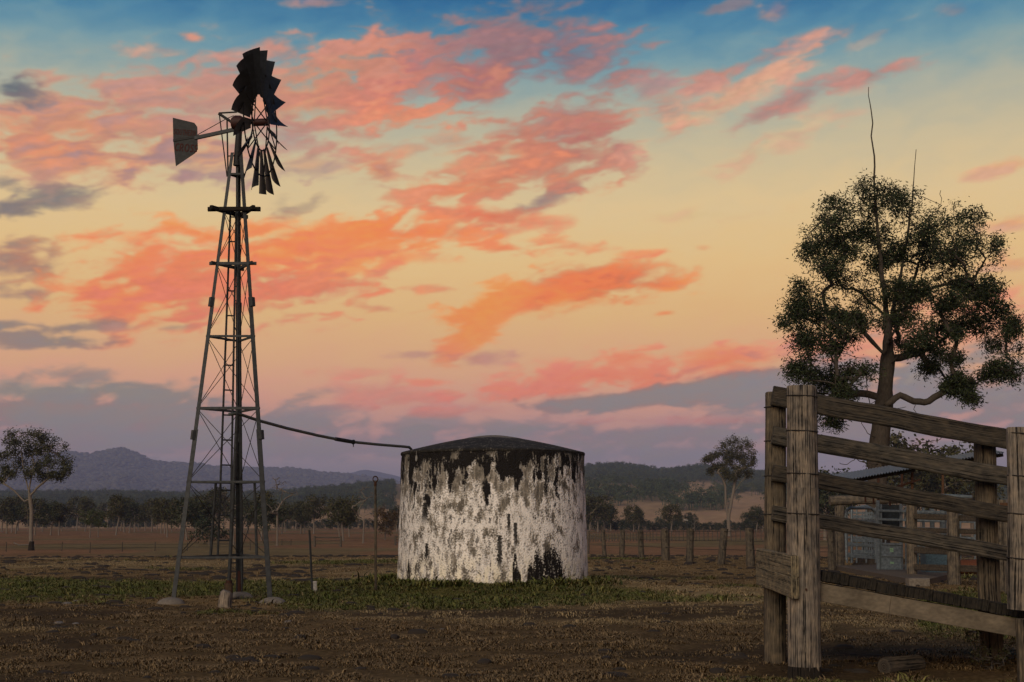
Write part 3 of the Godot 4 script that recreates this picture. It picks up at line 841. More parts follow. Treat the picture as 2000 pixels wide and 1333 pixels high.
# ---------------------------------------------------------------- trees
# trunk: polyline; limbs: bare or carrying polylines; clumps: [centre, radii]. Boughs grow from the nearest wood to each clump, twigs inside it.
func grow(o: Node3D, spec: Dictionary) -> void:
	var r := RandomNumberGenerator.new(); r.seed = spec.seed
	var P: Array[Vector3] = []
	var par: Array[int] = []
	var weight: Array[float] = []
	var tips := []
	var trunk: Array = spec.trunk
	for k in trunk.size():
		var sub := 1 if k == 0 else 4
		for s in sub:
			var q: Vector3 = trunk[k] if k == 0 else trunk[k - 1].lerp(trunk[k], (s + 1.0) / sub)
			P.append(q); par.append(P.size() - 2); weight.append(0.0)
	var first := int(P.size() * spec.get("fork", 0.45))
	var bare := {}
	var nl := 0
	for limb in spec.get("limbs", []):
		nl += 1
		var b := 0
		var best := 1e9
		for k in P.size():
			var dd: float = (P[k] - limb[0]).length()
			if dd < best:
				best = dd; b = k
		var last := b
		for k in range(0, limb.size()):
			if k == 0 and best < 0.05: continue
			var from: Vector3 = P[last]
			for s in 3:
				P.append(from.lerp(limb[k], (s + 1) / 3.0) + (Vector3(r.randf_range(-1, 1), r.randf_range(-1, 1), r.randf_range(-1, 1)) * spec.get("crook", 0.03) if s < 2 else Vector3.ZERO)); par.append(last); weight.append(spec.get("limb_step", 0.0) * (3.0 if nl < 3 else 1.0))
				last = P.size() - 1
				if nl > spec.get("bearing", 99): bare[last] = true
		weight[last] += spec.get("limb_load", 3.0)
	var clumps: Array = spec.clumps.duplicate()
	var hub: Vector3 = P[first]
	clumps.sort_custom(func(a, b): return (a[0] - hub).length() < (b[0] - hub).length())
	var per: int = spec.twigs
	for cl in clumps:
		var c: Vector3 = cl[0]
		var rad: Vector3 = cl[1]
		var b := first
		var best := 1e9
		for k in range(first, P.size()):
			var dd := (P[k] - c).length()
			var cost := dd * (1.0 + (0.9 if P[k].y > c.y - dd * 0.18 else 0.0)) + (1.3 if bare.has(k) else 0.0)
			if cost < best:
				best = cost; b = k
		var from := P[b]
		var goal := c - Vector3(0, rad.y * 0.35, 0)
		var dist := (goal - from).length()
		var ctrl := from.lerp(goal, 0.5) + Vector3(r.randf_range(-1, 1), r.randf_range(0.2, 1.3) * spec.get("rise", 1.0), r.randf_range(-1, 1)) * dist * 0.14
		var segs := 5 if dist > 0.8 else 3
		var last := b
		var start := P.size()
		for s in segs:
			var t := (s + 1.0) / segs
			var q := from.lerp(ctrl, t).lerp(ctrl.lerp(goal, t), t)
			P.append(q + Vector3(r.randf_range(-1, 1), r.randf_range(-1, 1), r.randf_range(-1, 1)) * dist * 0.018); par.append(last); weight.append(0.0)
			last = P.size() - 1
		start = maxi(start, P.size() - 2)
		for t in per:
			var u := Vector3(r.randfn(), r.randfn(), r.randfn()).normalized() * pow(r.randf(), 0.38)
			var tip := c + Vector3(u.x * rad.x, u.y * rad.y, u.z * rad.z)
			var bb := last
			var be := 1e9
			for k in range(start, P.size()):
				var dd := (P[k] - tip).length_squared()
				if dd < be:
					be = dd; bb = k
			var mid := P[bb].lerp(tip, 0.55) + Vector3(r.randf_range(-1, 1), r.randf_range(0, 1), r.randf_range(-1, 1)) * sqrt(be) * 0.12
			P.append(mid); par.append(bb); weight.append(0.0)
			P.append(tip); par.append(P.size() - 2); weight.append(1.0)
			tips.append([tip, mid, c])
	var total := 0.0
	for k in range(P.size() - 1, 0, -1):
		weight[par[k]] += weight[k]
	total = maxf(weight[0], 1.0)
	# wood
	var rad0: float = spec.radius
	var rmin: float = spec.get("thin", 0.008)
	var R := PackedFloat32Array(); R.resize(P.size())
	var main := PackedInt32Array(); main.resize(P.size()); main.fill(-1)
	for k in P.size():
		R[k] = maxf(rmin, rad0 * pow(maxf(weight[k], 0.3) / total, spec.get("taper", 0.5)))
		if k > 0 and (main[par[k]] < 0 or weight[k] > weight[main[par[k]]]):
			main[par[k]] = k
	var h0: float = spec.get("flare", 0.0)
	var D: Array[Vector3] = []
	for k in P.size():
		var a: Vector3 = P[k] - P[par[k]] if k > 0 else P[1] - P[0]
		var b: Vector3 = P[main[k]] - P[k] if main[k] >= 0 else a
		D.append((a.normalized() + b.normalized()).normalized())
	var mb := MB.new()
	for k in range(1, P.size()):
		var p := par[k]
		if R[k] <= rmin and spec.get("no_twigs", false): continue
		var ra := R[p] if main[p] == k else minf(R[p] * 0.8, R[k] * 1.15)
		var rb := R[k]
		if k < trunk.size() * 4:
			ra *= 1.0 + h0 * exp(-(P[p].y - P[0].y) * 2.2 / rad0 * 0.35)
			rb *= 1.0 + h0 * exp(-(P[k].y - P[0].y) * 2.2 / rad0 * 0.35)
		var sides := 14 if ra > 0.15 else (7 if ra > 0.04 else (5 if ra > 0.015 else 3))
		mb.tint = Color.WHITE
		var rings := [[p, ra, D[p] if main[p] == k else (P[k] - P[p]).normalized()], [k, rb, D[k]]]
		var f := mb.v.size()
		for q in rings:
			var dir: Vector3 = q[2]
			var ref := Vector3(0.31, 0.05, 0.95) if absf(dir.dot(Vector3(0.31, 0.05, 0.95))) < 0.93 else Vector3(0.9, 0.3, 0.1)
			var sx := dir.cross(ref).normalized()
			var sy := sx.cross(dir)
			for s in sides:
				var an := TAU * s / sides
				var ou := sx * cos(an) + sy * sin(an)
				var rr: float = q[1]
				if rr > 0.12:
					rr *= 1.0 + 0.22 * na.get_noise_3d(cos(an) * 22.0, sin(an) * 22.0, P[q[0]].y * 9.0) + (h0 * 0.5 * maxf(0.0, sin(an * 4.0)) * exp(-(P[q[0]].y - P[0].y) * 1.6))
				mb.vert(P[q[0]] + ou * rr, ou)
		for s in sides:
			var s2 := (s + 1) % sides
			mb.tri(f + s, f + s2, f + sides + s2); mb.tri(f + s, f + sides + s2, f + sides + s)
	put(mb, "trunk", M[spec.bark], o)
	if spec.leaves == 0: return
	var lm := MB.new()
	var ca: Color = spec.leaf_a
	var cb: Color = spec.leaf_b
	for t in tips:
		var c := ca.lerp(cb, r.randf() * r.randf())
		for k in int(spec.leaves):
			var base: Vector3 = t[1].lerp(t[0], r.randf_range(0.3, 1.05))
			var off: Vector3 = Vector3(r.randfn(), r.randfn(), r.randfn()) * spec.puff
			var s := r.randf_range(0.65, 1.35)
			lm.tint = Color(c.r * s, c.g * s, c.b * s)
			leaf(lm, base + off, r, spec.leaf_len, spec.leaf_wide, base + off - t[2])
	put(lm, "crown", M[spec.get("leaf_mat", "leaf")], o)

func px_path(pts: Array, d: float, o: Vector3) -> Array:
	var out := []
	for q in pts:
		out.append(at(q[0], q[1], d + (q[2] if q.size() > 2 else 0.0)) - o)
	return out

func px_clumps(list: Array, d: float, o: Vector3, depth: float, seed: int, squash := 0.9) -> Array:
	var r := RandomNumberGenerator.new(); r.seed = seed
	var cx := 0.0
	for q in list: cx += q[0]
	cx /= list.size()
	var out := []
	for q in list:
		var k := sqrt(maxf(0.08, 1.0 - pow((q[0] - cx) / 260.0, 2.0)))
		var z := r.randf_range(-1, 1) * depth * k
		var dd := d + z
		out.append([at(q[0], q[1], dd) - o, Vector3(q[2] * dd / F * 1.14, q[3] * dd / F * squash * 1.2, (q[2] + q[3]) * 0.5 * dd / F)])
	return out

func big_tree() -> void:
	var base := ground(1712, 1106)
	var d := -base.z
	var o := thing("big_tree", "tall spreading gum tree with dead spikes above its dense crown", "tree", base)
	var C := [[1710, 388, 50, 34], [1765, 388, 42, 32], [1648, 412, 44, 28], [1606, 455, 38, 34], [1690, 440, 48, 34], [1650, 475, 44, 34], [1602, 502, 34, 30], [1792, 432, 44, 34], [1850, 424, 46, 30], [1890, 448, 44, 36], [1925, 492, 32, 38], [1855, 482, 46, 34], [1800, 502, 38, 28], [1740, 482, 34, 28], [1625, 545, 48, 30], [1567, 580, 36, 26], [1549, 614, 24, 28], [1612, 600, 44, 28], [1570, 648, 34, 24], [1682, 560, 42, 32], [1700, 622, 40, 26], [1652, 640, 44, 24], [1600, 672, 44, 24], [1570, 700, 32, 24], [1562, 735, 26, 18], [1622, 726, 40, 22], [1660, 748, 32, 24], [1640, 775, 28, 16], [1590, 765, 26, 14], [1900, 542, 34, 34], [1850, 548, 34, 22], [1880, 592, 32, 26], [1930, 602, 38, 30], [1962, 622, 32, 28], [1984, 642, 16, 22], [1965, 672, 34, 24], [1975, 716, 24, 24], [1945, 730, 24, 14], [1842, 582, 32, 20], [1868, 640, 30, 15], [1800, 642, 38, 22], [1772, 670, 34, 18], [1830, 668, 28, 14], [1893, 775, 14, 11], [1888, 748, 16, 12], [1855, 700, 20, 13], [1815, 722, 20, 14], [1618, 820, 26, 13], [1760, 560, 34, 26], [1640, 432, 30, 20], [1790, 575, 30, 20], [1860, 760, 14, 9], [1720, 500, 36, 26], [1560, 610, 26, 20], [1940, 560, 20, 24]]
	var rs := RandomNumberGenerator.new(); rs.seed = 61
	for k in 55:
		var an := rs.randf() * TAU
		var inw := Vector2(1752, 590) - Vector2(C[k][0], C[k][1])
		inw = (inw.normalized() + Vector2(cos(an), sin(an)) * 0.7) * C[k][2]
		C.append([C[k][0] + inw.x, C[k][1] + inw.y * 0.9, C[k][2] * 0.7, C[k][3] * 0.7])
		an = rs.randf() * TAU
		C.append([C[k][0] + cos(an) * C[k][2] * 0.75, C[k][1] + sin(an) * C[k][3] * 0.75, C[k][2] * 0.62, C[k][3] * 0.62])
	var limbs := [px_path([[1733, 640], [1722, 540], [1714, 440], [1708, 345], [1706, 290], [1702, 215], [1697, 170]], d, base), px_path([[1738, 640], [1760, 540], [1776, 440], [1783, 380], [1790, 292]], d + 0.5, base), px_path([[1838, 400], [1838, 372]], d + 1.0, base), px_path([[1740, 660], [1790, 560], [1850, 490]], d - 0.8, base), px_path([[1725, 690], [1660, 620], [1590, 560]], d - 0.4, base), px_path([[1738, 700], [1800, 690], [1880, 640], [1940, 620]], d + 0.8, base), px_path([[1733, 790], [1758, 772], [1785, 784], [1815, 784], [1845, 765], [1875, 718]], d - 0.9, base), px_path([[1700, 790], [1690, 720], [1690, 700], [1640, 690]], d + 0.6, base), px_path([[1728, 815], [1745, 800], [1770, 795]], d - 0.7, base), px_path([[1738, 905], [1770, 890], [1800, 865], [1830, 862], [1845, 853]], d - 0.8, base), px_path([[1700, 850], [1690, 838], [1684, 822]], d - 0.5, base), px_path([[1700, 905], [1672, 895], [1655, 908], [1640, 905]], d - 0.5, base), px_path([[1790, 785], [1785, 800], [1792, 812]], d - 0.9, base)]
	grow(o, {"seed": 5, "trunk": px_path([[1712, 1110], [1712, 1040], [1713, 960], [1718, 860], [1727, 780], [1735, 700], [1735, 640]], d, base), "radius": 0.34, "flare": 0.9, "fork": 0.62, "limbs": limbs, "crook": 0.05, "limb_load": 1.0, "limb_step": 4.0, "bearing": 6, "clumps": px_clumps(C, d, base, 2.6, 8), "twigs": 30, "leaves": 17, "leaf_len": 0.16, "leaf_wide": 0.046, "puff": 0.13, "bark": "bark_grey", "leaf_a": Color(0.020, 0.030, 0.012), "leaf_b": Color(0.058, 0.070, 0.028), "thin": 0.013, "taper": 0.58})

func auto_clumps(seed: int, n: int, h0: float, h1: float, w: float, cr: float) -> Array:
	var r := RandomNumberGenerator.new(); r.seed = seed
	var out := []
	for k in n:
		var t := (k + 0.5) / n
		var a := k * 2.4 + r.randf_range(-0.5, 0.5)
		var y := lerpf(h0, h1, pow(t, 0.8))
		var env := w * sqrt(maxf(0.06, 1.0 - pow((y - lerpf(h0, h1, 0.5)) / (h1 - h0) * 1.7, 2.0)))
		var q := env * pow(r.randf(), 0.45)
		var s := cr * r.randf_range(0.7, 1.3)
		out.append([Vector3(cos(a) * q, y + r.randf_range(-0.3, 0.3) * cr, sin(a) * q), Vector3(s, s * 0.62, s)])
	return out

func plain_tree(o: Node3D, seed: int, kind: int) -> void:
	# a whole tree of about ten metres standing at the origin
	var r := RandomNumberGenerator.new(); r.seed = seed
	var spec := {"seed": seed, "radius": 0.21, "fork": 0.55, "twigs": 8, "leaves": 17, "leaf_len": 0.62, "leaf_wide": 0.30, "puff": 0.42, "bark": "gum_bark", "leaf_a": Color(0.036, 0.038, 0.014), "leaf_b": Color(0.080, 0.070, 0.026), "leaf_mat": "leaf_far", "thin": 0.035, "taper": 0.5, "flare": 0.3, "no_twigs": false}
	var lean := Vector3(r.randf_range(-0.7, 0.7), 0, r.randf_range(-0.5, 0.5))
	spec.trunk = [Vector3.ZERO, Vector3(0, 1.6, 0) + lean * 0.2, Vector3(0, 3.4, 0) + lean * 0.7, Vector3(0, 5.0, 0) + lean]
	match kind:
		0: spec.clumps = auto_clumps(seed, 17, 4.2, 9.6, 3.5, 1.4)
		1: spec.clumps = auto_clumps(seed, 14, 4.9, 10.0, 2.6, 1.2)
		2:
			spec.clumps = auto_clumps(seed, 20, 3.4, 9.0, 3.6, 1.45)
			spec.leaf_a = Color(0.026, 0.034, 0.016)
			spec.leaf_b = Color(0.06, 0.06, 0.024)
		3: # young bright
			spec.clumps = auto_clumps(seed, 12, 4.2, 9.4, 3.6, 1.6)
			spec.leaf_a = Color(0.040, 0.052, 0.014)
			spec.leaf_b = Color(0.075, 0.085, 0.02)
			spec.radius = 0.2
		4: # rusty brown
			spec.clumps = auto_clumps(seed, 18, 2.8, 9.2, 4.4, 1.7)
			spec.leaf_a = Color(0.060, 0.038, 0.016)
			spec.leaf_b = Color(0.095, 0.060, 0.022)
		5: # dead
			spec.clumps = auto_clumps(seed, 9, 4.5, 10.5, 2.6, 0.9)
			spec.leaves = 0
			spec.twigs = 9
			spec.bark = "gum_bark"
			spec.thin = 0.04
			spec.radius = 0.16
		6: # dense shrub
			spec.trunk = [Vector3.ZERO, Vector3(0, 0.8, 0), Vector3(0, 1.6, 0), Vector3(0, 2.4, 0)]
			spec.fork = 0.1
			spec.clumps = auto_clumps(seed, 14, 1.0, 5.6, 3.4, 1.7)
			spec.leaf_a = Color(0.018, 0.026, 0.012)
			spec.leaf_b = Color(0.036, 0.048, 0.018)
			spec.leaves = 14
	grow(o, spec)

func build_trees() -> void:
	big_tree()
	print("big tree ", Time.get_ticks_msec() - t0)
	# pale-trunked gum by the wire fence, left
	var b := ground(60, 1076)
	var d := -b.z
	var o := thing("gum_tree", "pale forked gum tree with a charred foot by the wire fence", "tree", b)
	var C := [[40, 850, 26, 14], [70, 848, 26, 15], [95, 860, 22, 16], [18, 862, 18, 14], [110, 880, 18, 18], [125, 900, 14, 14], [130, 918, 9, 10], [117, 930, 9, 7], [85, 885, 20, 13], [55, 872, 20, 12], [28, 886, 16, 12], [8, 890, 10, 10], [5, 915, 9, 9], [2, 935, 7, 6], [40, 905, 14, 10], [70, 905, 14, 10], [95, 905, 14, 10], [100, 925, 10, 8], [55, 925, 10, 8], [80, 930, 9, 7], [20, 925, 9, 7], [62, 888, 18, 12], [48, 862, 20, 12], [85, 868, 18, 12], [72, 918, 12, 8]]
	grow(o, {"seed": 21, "trunk": px_path([[60, 1078], [60, 1040], [61, 1000], [58, 975], [55, 955]], d, b), "radius": 0.21, "flare": 0.35, "fork": 0.78, "limbs": [px_path([[47, 980], [28, 960], [6, 945]], d, b), px_path([[57, 970], [70, 955], [88, 940]], d, b), px_path([[53, 1040], [54, 1005], [50, 985]], d + 0.7, b), px_path([[56, 960], [62, 920], [75, 890]], d, b), px_path([[54, 955], [45, 915], [40, 880]], d, b)], "clumps": px_clumps(C, d, b, 1.6, 4), "twigs": 12, "leaves": 34, "leaf_len": 0.32, "leaf_wide": 0.12, "puff": 0.24, "bark": "gum_bark", "leaf_a": Color(0.040, 0.045, 0.022), "leaf_b": Color(0.085, 0.080, 0.036), "thin": 0.022, "taper": 0.55, "limb_load": 3.0})
	var ch := MB.new()
	ch.tube([Vector3(0.02, -0.1, 0), Vector3(0.0, 0.5, 0), Vector3(0.03, 1.0, 0)], [0.37, 0.285, 0.262], 12, false, 0.05, 2.0, na)
	var cp := put(ch, "charred_bark", M.wood_dark, o)
	cp.set_meta("label", "black charred bark at the foot of the trunk")
	# slender gum beyond the tank, right
	b = ground(1424, 1048)
	d = -b.z
	o = thing("gum_tree", "slender twin stemmed gum tree with a sparse tuft of a crown", "tree", b)
	C = [[1432, 860, 20, 12], [1455, 868, 18, 14], [1415, 875, 14, 12], [1440, 885, 18, 14], [1465, 885, 12, 14], [1470, 905, 8, 12], [1402, 890, 10, 10], [1390, 893, 10, 7], [1380, 897, 6, 5], [1410, 910, 12, 10], [1430, 908, 14, 12], [1455, 908, 12, 12], [1425, 932, 10, 8], [1462, 925, 8, 8], [1398, 912, 8, 6], [1388, 922, 6, 4], [1440, 930, 9, 7], [1418, 925, 7, 7], [1430, 882, 14, 12], [1448, 896, 14, 12], [1422, 896, 12, 11], [1445, 915, 12, 9]]
	grow(o, {"seed": 31, "trunk": px_path([[1424, 1050], [1424, 1035], [1423, 1012], [1428, 985], [1432, 965]], d, b), "radius": 0.42, "flare": 0.1, "fork": 0.5, "limbs": [px_path([[1422, 1010], [1418, 985], [1417, 950], [1412, 935]], d, b), px_path([[1417, 1000], [1415, 982]], d - 0.3, b), px_path([[1432, 965], [1445, 945], [1458, 930]], d, b), px_path([[1432, 965], [1436, 940], [1440, 915]], d, b), px_path([[1412, 935], [1402, 922], [1392, 918]], d, b)], "clumps": px_clumps(C, d, b, 1.4, 6), "twigs": 15, "leaves": 42, "leaf_len": 0.42, "leaf_wide": 0.18, "puff": 0.34, "bark": "gum_bark", "leaf_a": Color(0.044, 0.044, 0.02), "leaf_b": Color(0.09, 0.08, 0.036), "thin": 0.035, "taper": 0.55, "limb_load": 3.0})
	# tree line: one of each kind, then copies
	var kinds := {}
	var names := ["gum_tree", "gum_tree", "gum_tree", "young_tree", "brown_tree", "dead_tree", "shrub"]
	var texts := ["round crowned pale trunked gum in the tree line across the paddock", "tall narrow crowned gum in the tree line across the paddock", "broad dark crowned gum in the tree line across the paddock", "small bright green young tree standing before the tree line", "rounded rusty brown tree forking low behind the tall ring pole", "leafless grey dead tree with bare forked limbs in the tree line", "dark dense shrub in the hedge under the tree line"]
	var groups := ["gums of the far tree line", "tall gums of the far tree line", "broad gums of the far tree line", "young trees before the tree line", "", "dead trees in the tree line", "shrubs of the far hedge"]
	var r := RandomNumberGenerator.new(); r.seed = 77
	# base x, base y, top y, kind
	var list := [[2, 1040, 972, 2], [12, 1043, 968, 0], [22, 1041, 975, 1], [30, 1043, 978, 2], [34, 1037, 970, 0], [67, 1046, 972, 0], [82, 1040, 980, 2], [98, 1046, 973, 2], [114, 1046, 982, 1], [120, 1039, 985, 0], [127, 1034, 1004, 5], [149, 1037, 968, 0], [166, 1039, 974, 1], [175, 1051, 992, 3], [191, 1050, 997, 3], [209, 1034, 978, 0], [226, 1046, 968, 1], [236, 1038, 976, 2], [242, 1040, 970, 0], [252, 1041, 974, 2], [262, 1040, 982, 0], [270, 1036, 984, 2], [283, 1037, 986, 0], [296, 1040, 974, 1], [306, 1036, 980, 2], [314, 1043, 984, 0], [321, 1043, 978, 0], [326, 1050, 970, 0], [335, 1040, 980, 2], [352, 1048, 968, 2], [364, 1055, 964, 2], [382, 1053, 966, 0], [393, 1053, 972, 2], [421, 1044, 952, 1], [436, 1040, 966, 0], [456, 1066, 956, 5], [472, 1045, 968, 2], [483, 1043, 972, 0], [500, 1046, 970, 2], [511, 1056, 962, 1], [518, 1060, 966, 2], [541, 1067, 934, 5], [550, 1044, 980, 0], [557, 1040, 988, 1], [577, 1036, 984, 0], [587, 1043, 978, 0], [594, 1043, 976, 2], [613, 1044, 966, 0], [663, 1052, 972, 2], [670, 1057, 968, 0], [682, 1050, 986, 1], [709, 1062, 950, 5], [752, 1056, 988, 4], [775, 1040, 985, 2], [1152, 1040, 968, 2], [1168, 1040, 964, 0], [1181, 1038, 978, 2], [1193, 1038, 988, 1], [1238, 1040, 986, 0], [1247, 1039, 992, 2], [1311, 1041, 984, 0], [1325, 1036, 1002, 2], [1350, 1036, 999, 2], [1357, 1039, 1010, 5], [1462, 1038, 1000, 0], [1478, 1040, 985, 2], [1490, 1040, 1002, 0], [1612, 1056, 900, 2], [1640, 1050, 950, 0], [1760, 1056, 852, 1], [1800, 1050, 900, 1], [1868, 1056, 858, 0], [1840, 1050, 905, 2], [1900, 1050, 900, 0]]
	for q in list:
		place_tree(kinds, names, texts, groups, q, r)
	var k := 56
	while k < 300:
		place_tree(kinds, names, texts, groups, [k, 1031.5 + r.randf() * 1.5, r.randf_range(1008, 1018), 6], r)
		k += r.randi_range(9, 15)
	k = 545
	while k < 790:
		place_tree(kinds, names, texts, groups, [k, 1034 + r.randf() * 1.5, r.randf_range(1012, 1022), 6], r)
		k += r.randi_range(10, 18)
	k = 1150
	while k < 1500:
		place_tree(kinds, names, texts, groups, [k, 1037 + r.randf() * 1.5, r.randf_range(1013, 1022), 6], r)
		k += r.randi_range(9, 14)
	place_tree(kinds, names, texts, groups, [408, 1064, 1006, 6], r)

func place_tree(kinds: Dictionary, names: Array, texts: Array, groups: Array, q: Array, r: RandomNumberGenerator) -> void:
	var kind: int = q[3]
	var p := ground(q[0], q[1])
	var top := at(q[0], q[2], -p.z)
	var size := (top.y - p.y) / (6.4 if kind == 6 else 10.6)
	var key := kind * 10 + (r.randi() % 3 if kind in [0, 1, 2, 5, 6] else 0)
	var turn := r.randf() * TAU
	if not kinds.has(key):
		var o := thing(names[kind], texts[kind], "shrub" if kind == 6 else "tree", p, turn, groups[kind])
		plain_tree(o, 400 + key * 7, kind)
		o.scale = Vector3.ONE * size
		kinds[key] = o
		return
	copy_of(kinds[key], names[kind], p, turn, size, texts[kind], groups[kind])

# ---------------------------------------------------------------- windmill
func windmill() -> void:
	var L := ground(333, 1180); var Rr := ground(540, 1180); var Bk := ground(468, 1168)
	Rr.z = L.z; Rr.x = (540.0 - 1000.0) / F * -L.z
	var cen := (L + Rr + Bk) / 3.0
	var dc := -cen.z
	var o := thing("windmill", "tall three legged water windmill with slatted wheel and tail vane", "windmill", cen)
	var top := at(463, 300, dc) - cen
	var feet := [L - cen, Rr - cen, Bk - cen]
	var tops := []
	for f in feet:
		var q := Vector3(f.x, 0, f.z).normalized() * 0.13
		tops.append(top + q)
	var leg_pt := func(k: int, t: float) -> Vector3: return feet[k].lerp(tops[k], t)
	# fraction of the leg's height at which the front girt shows at a row of the photograph
	var t_of := func(py: float) -> float:
		var lo := 0.0; var hi := 1.0
		for i in 30:
			var m := (lo + hi) * 0.5
			if to_px(feet[0].lerp(tops[0], m) + cen).y > py: lo = m
			else: hi = m
		return lo
	var cuts := [0.0, t_of.call(850.0), t_of.call(590.0), 1.0]
	for k in 3:
		var lm := MB.new()
		var wd := [0.095, 0.085, 0.07]
		var out := Vector3(feet[k].x, 0, feet[k].z).normalized()
		var leg := put(bar_leg(leg_pt.call(k, -0.004), leg_pt.call(k, cuts[1] + 0.012), 0.088, out), "leg", M.tower_steel, o)
		put(bar_leg(leg_pt.call(k, cuts[1] - 0.012), leg_pt.call(k, cuts[2] + 0.01), 0.075, out), "upper_leg", M.tower_steel, leg)
		put(bar_leg(leg_pt.call(k, cuts[2] - 0.01), leg_pt.call(k, 1.0), 0.064, out), "top_leg", M.tower_steel, leg)
		for c in [cuts[1], cuts[2]]:
			lm = MB.new()
			lm.beam(leg_pt.call(k, c - 0.010), leg_pt.call(k, c + 0.010), 0.10, 0.075, out, 0.01)
			put(lm, "splice", M.tower_steel, leg)
		lm = MB.new()
		lm.tube([leg_pt.call(k, -0.02), leg_pt.call(k, 0.012 if k < 2 else 0.06)], [0.058, 0.056], 8)
		put(lm, "rusty_foot", M.rust if k < 2 else M.red_paint, leg)
		# concrete footing
		lm = MB.new()
		var prof := []
		for s in 9:
			var a := s / 8.0 * PI * 0.5
			prof.append(Vector2(0.26 * cos(a) + 0.02, 0.17 * sin(a) - 0.05))
		prof.append(Vector2(0.0, 0.122))
		lm.lathe(prof, feet[k] + Vector3(0.02, 0, 0.02), 22, na, 0.06, 0.6)
		put(lm, "footing", M.concrete, o)
	# girts
	var rows := [1090.0, 942.0, 798.0, 657.0, 515.0, 410.0, 340.0]
	for i in rows.size():
		var t: float = t_of.call(rows[i])
		for k in 3:
			var a: Vector3 = leg_pt.call(k, t); var b: Vector3 = leg_pt.call((k + 1) % 3, t)
			var g := MB.new()
			var ext := 0.0
			var th := 0.042
			if i == 4: ext = 0.13; th = 0.06
			if i == 5: continue
			if i == 2 and k == 0: th = 0.055
			var dir := (b - a).normalized()
			g.beam(a - dir * ext, b + dir * ext, th * 0.7, th, Vector3.UP, 0.004)
			put(g, "girt", M.tower_steel, o)
	# wire cross braces
	for i in rows.size() - 2:
		var ta: float = t_of.call(rows[i]); var tb: float = t_of.call(rows[i + 1])
		for k in 3:
			var w := MB.new()
			w.tube([leg_pt.call(k, ta), leg_pt.call((k + 1) % 3, tb)], [0.0065, 0.0065], 4, false)
			put(w, "brace_wire", M.wire, o)
			w = MB.new()
			w.tube([leg_pt.call((k + 1) % 3, ta), leg_pt.call(k, tb)], [0.0065, 0.0065], 4, false)
			put(w, "brace_wire", M.wire, o)
	# two lower struts between the bottom girts
	for q in [[411.0, 1085.0, 421.0, 944.0, 0.9, 0], [501.0, 1086.0, 497.0, 944.0, 0.9, 1]]:
		var w := MB.new()
		w.tube([at(q[0], q[1], dc + q[4] * 0.5) - cen, at(q[2], q[3], dc + q[4] * 0.35) - cen], [0.028, 0.026], 6)
		put(w, "strut", M.tower_steel, o)
	# timber platform
	var tp: float = t_of.call(410.0)
	for k in 3:
		var a: Vector3 = leg_pt.call(k, tp); var b: Vector3 = leg_pt.call((k + 1) % 3, tp)
		var dir := (b - a).normalized()
		var ou := ((a + b) * 0.5 - top * tp)
		ou = Vector3(ou.x, 0, ou.z).normalized() * 0.05
		var g := MB.new()
		g.beam(a - dir * 0.29 + ou, b + dir * 0.29 + ou, 0.075, 0.085, Vector3.UP, 0.012, 3, 0.004, rng)
		put(g, "platform_beam", M.wood_dark, o)
	# ladder on the rear left face
	var la0 := at(425, 1086, dc + 0.55) - cen; var la1 := at(450, 405, dc + 0.05) - cen
	var lb0 := at(449, 1086, dc + 0.72) - cen; var lb1 := at(461, 405, dc + 0.12) - cen
	var lad := MB.new()
	lad.tube([la0, la1], [0.022, 0.02], 6)
	var lp := put(lad, "ladder", M.tower_steel, o)
	lad = MB.new()
	lad.tube([lb0, lb1], [0.022, 0.02], 6)
	put(lad, "ladder_rail", M.tower_steel, lp)
	for k in 14:
		var t := (k + 0.6) / 14.0
		lad = MB.new()
		lad.tube([la0.lerp(la1, t), lb0.lerp(lb1, t)], [0.015, 0.015], 6)
		put(lad, "rung", M.tower_steel, lp)
	# pump column up the middle
	var bore := ground(446, 1172) - cen
	var pc := MB.new()
	pc.tube([bore + Vector3(0, -0.05, 0), bore + Vector3(0, 0.26, 0), bore + Vector3(0, 0.27, 0), bore + Vector3(0, 0.31, 0)], [0.078, 0.078, 0.09, 0.09], 14)
	put(pc, "pump_casing", M.brown_casing, o)
	pc = MB.new()
	pc.tube([bore + Vector3(0, 0.3, 0), bore + Vector3(0, 0.37, 0)], [0.06, 0.06], 6)
	put(pc, "pump_cap", M.rust, o)
	var tee := at(463, 808, dc) - cen
	pc = MB.new()
	pc.tube([bore + Vector3(0, 0.36, 0), tee + Vector3(0, 0.1, 0)], [0.036, 0.034], 8)
	put(pc, "rising_pipe", M.tower_steel, o)
	pc = MB.new()
	pc.tube([tee + Vector3(0, 0.05, 0), top + Vector3(0, 0.35, 0)], [0.016, 0.016], 6)
	put(pc, "pump_rod", M.tower_steel, o)
	pc = MB.new()
	var bo: Vector3 = leg_pt.call(2, 0.03)
	pc.tube([bo + Vector3(0.05, 0.0, 0.03), leg_pt.call(2, 0.55) + Vector3(0.02, 0, 0.03), top + Vector3(0.0, -0.1, 0)], [0.03, 0.03, 0.028], 8)
	put(pc, "furl_pipe", M.tower_steel, o)
	# ---- head
	var n := Vector3(cos(deg_to_rad(7.0)), 0, sin(deg_to_rad(7.0)))
	var hub := at(509, 239, dc - 0.06) - cen
	var box := hub - n * 0.44
	var hd := MB.new()
	hd.tube([top + Vector3(0, -0.25, 0), Vector3(box.x, box.y - 0.1, box.z)], [0.075, 0.06], 10)
	put(hd, "mast", M.head_iron, o)
	hd = MB.new()
	hd.tube([box - n * 0.16, box - n * 0.145, box - n * 0.08, box + n * 0.03, box + n * 0.1], [0.06, 0.115, 0.155, 0.15, 0.1], 14)
	var gb := put(hd, "gearbox", M.red_paint, o)
	hd = MB.new()
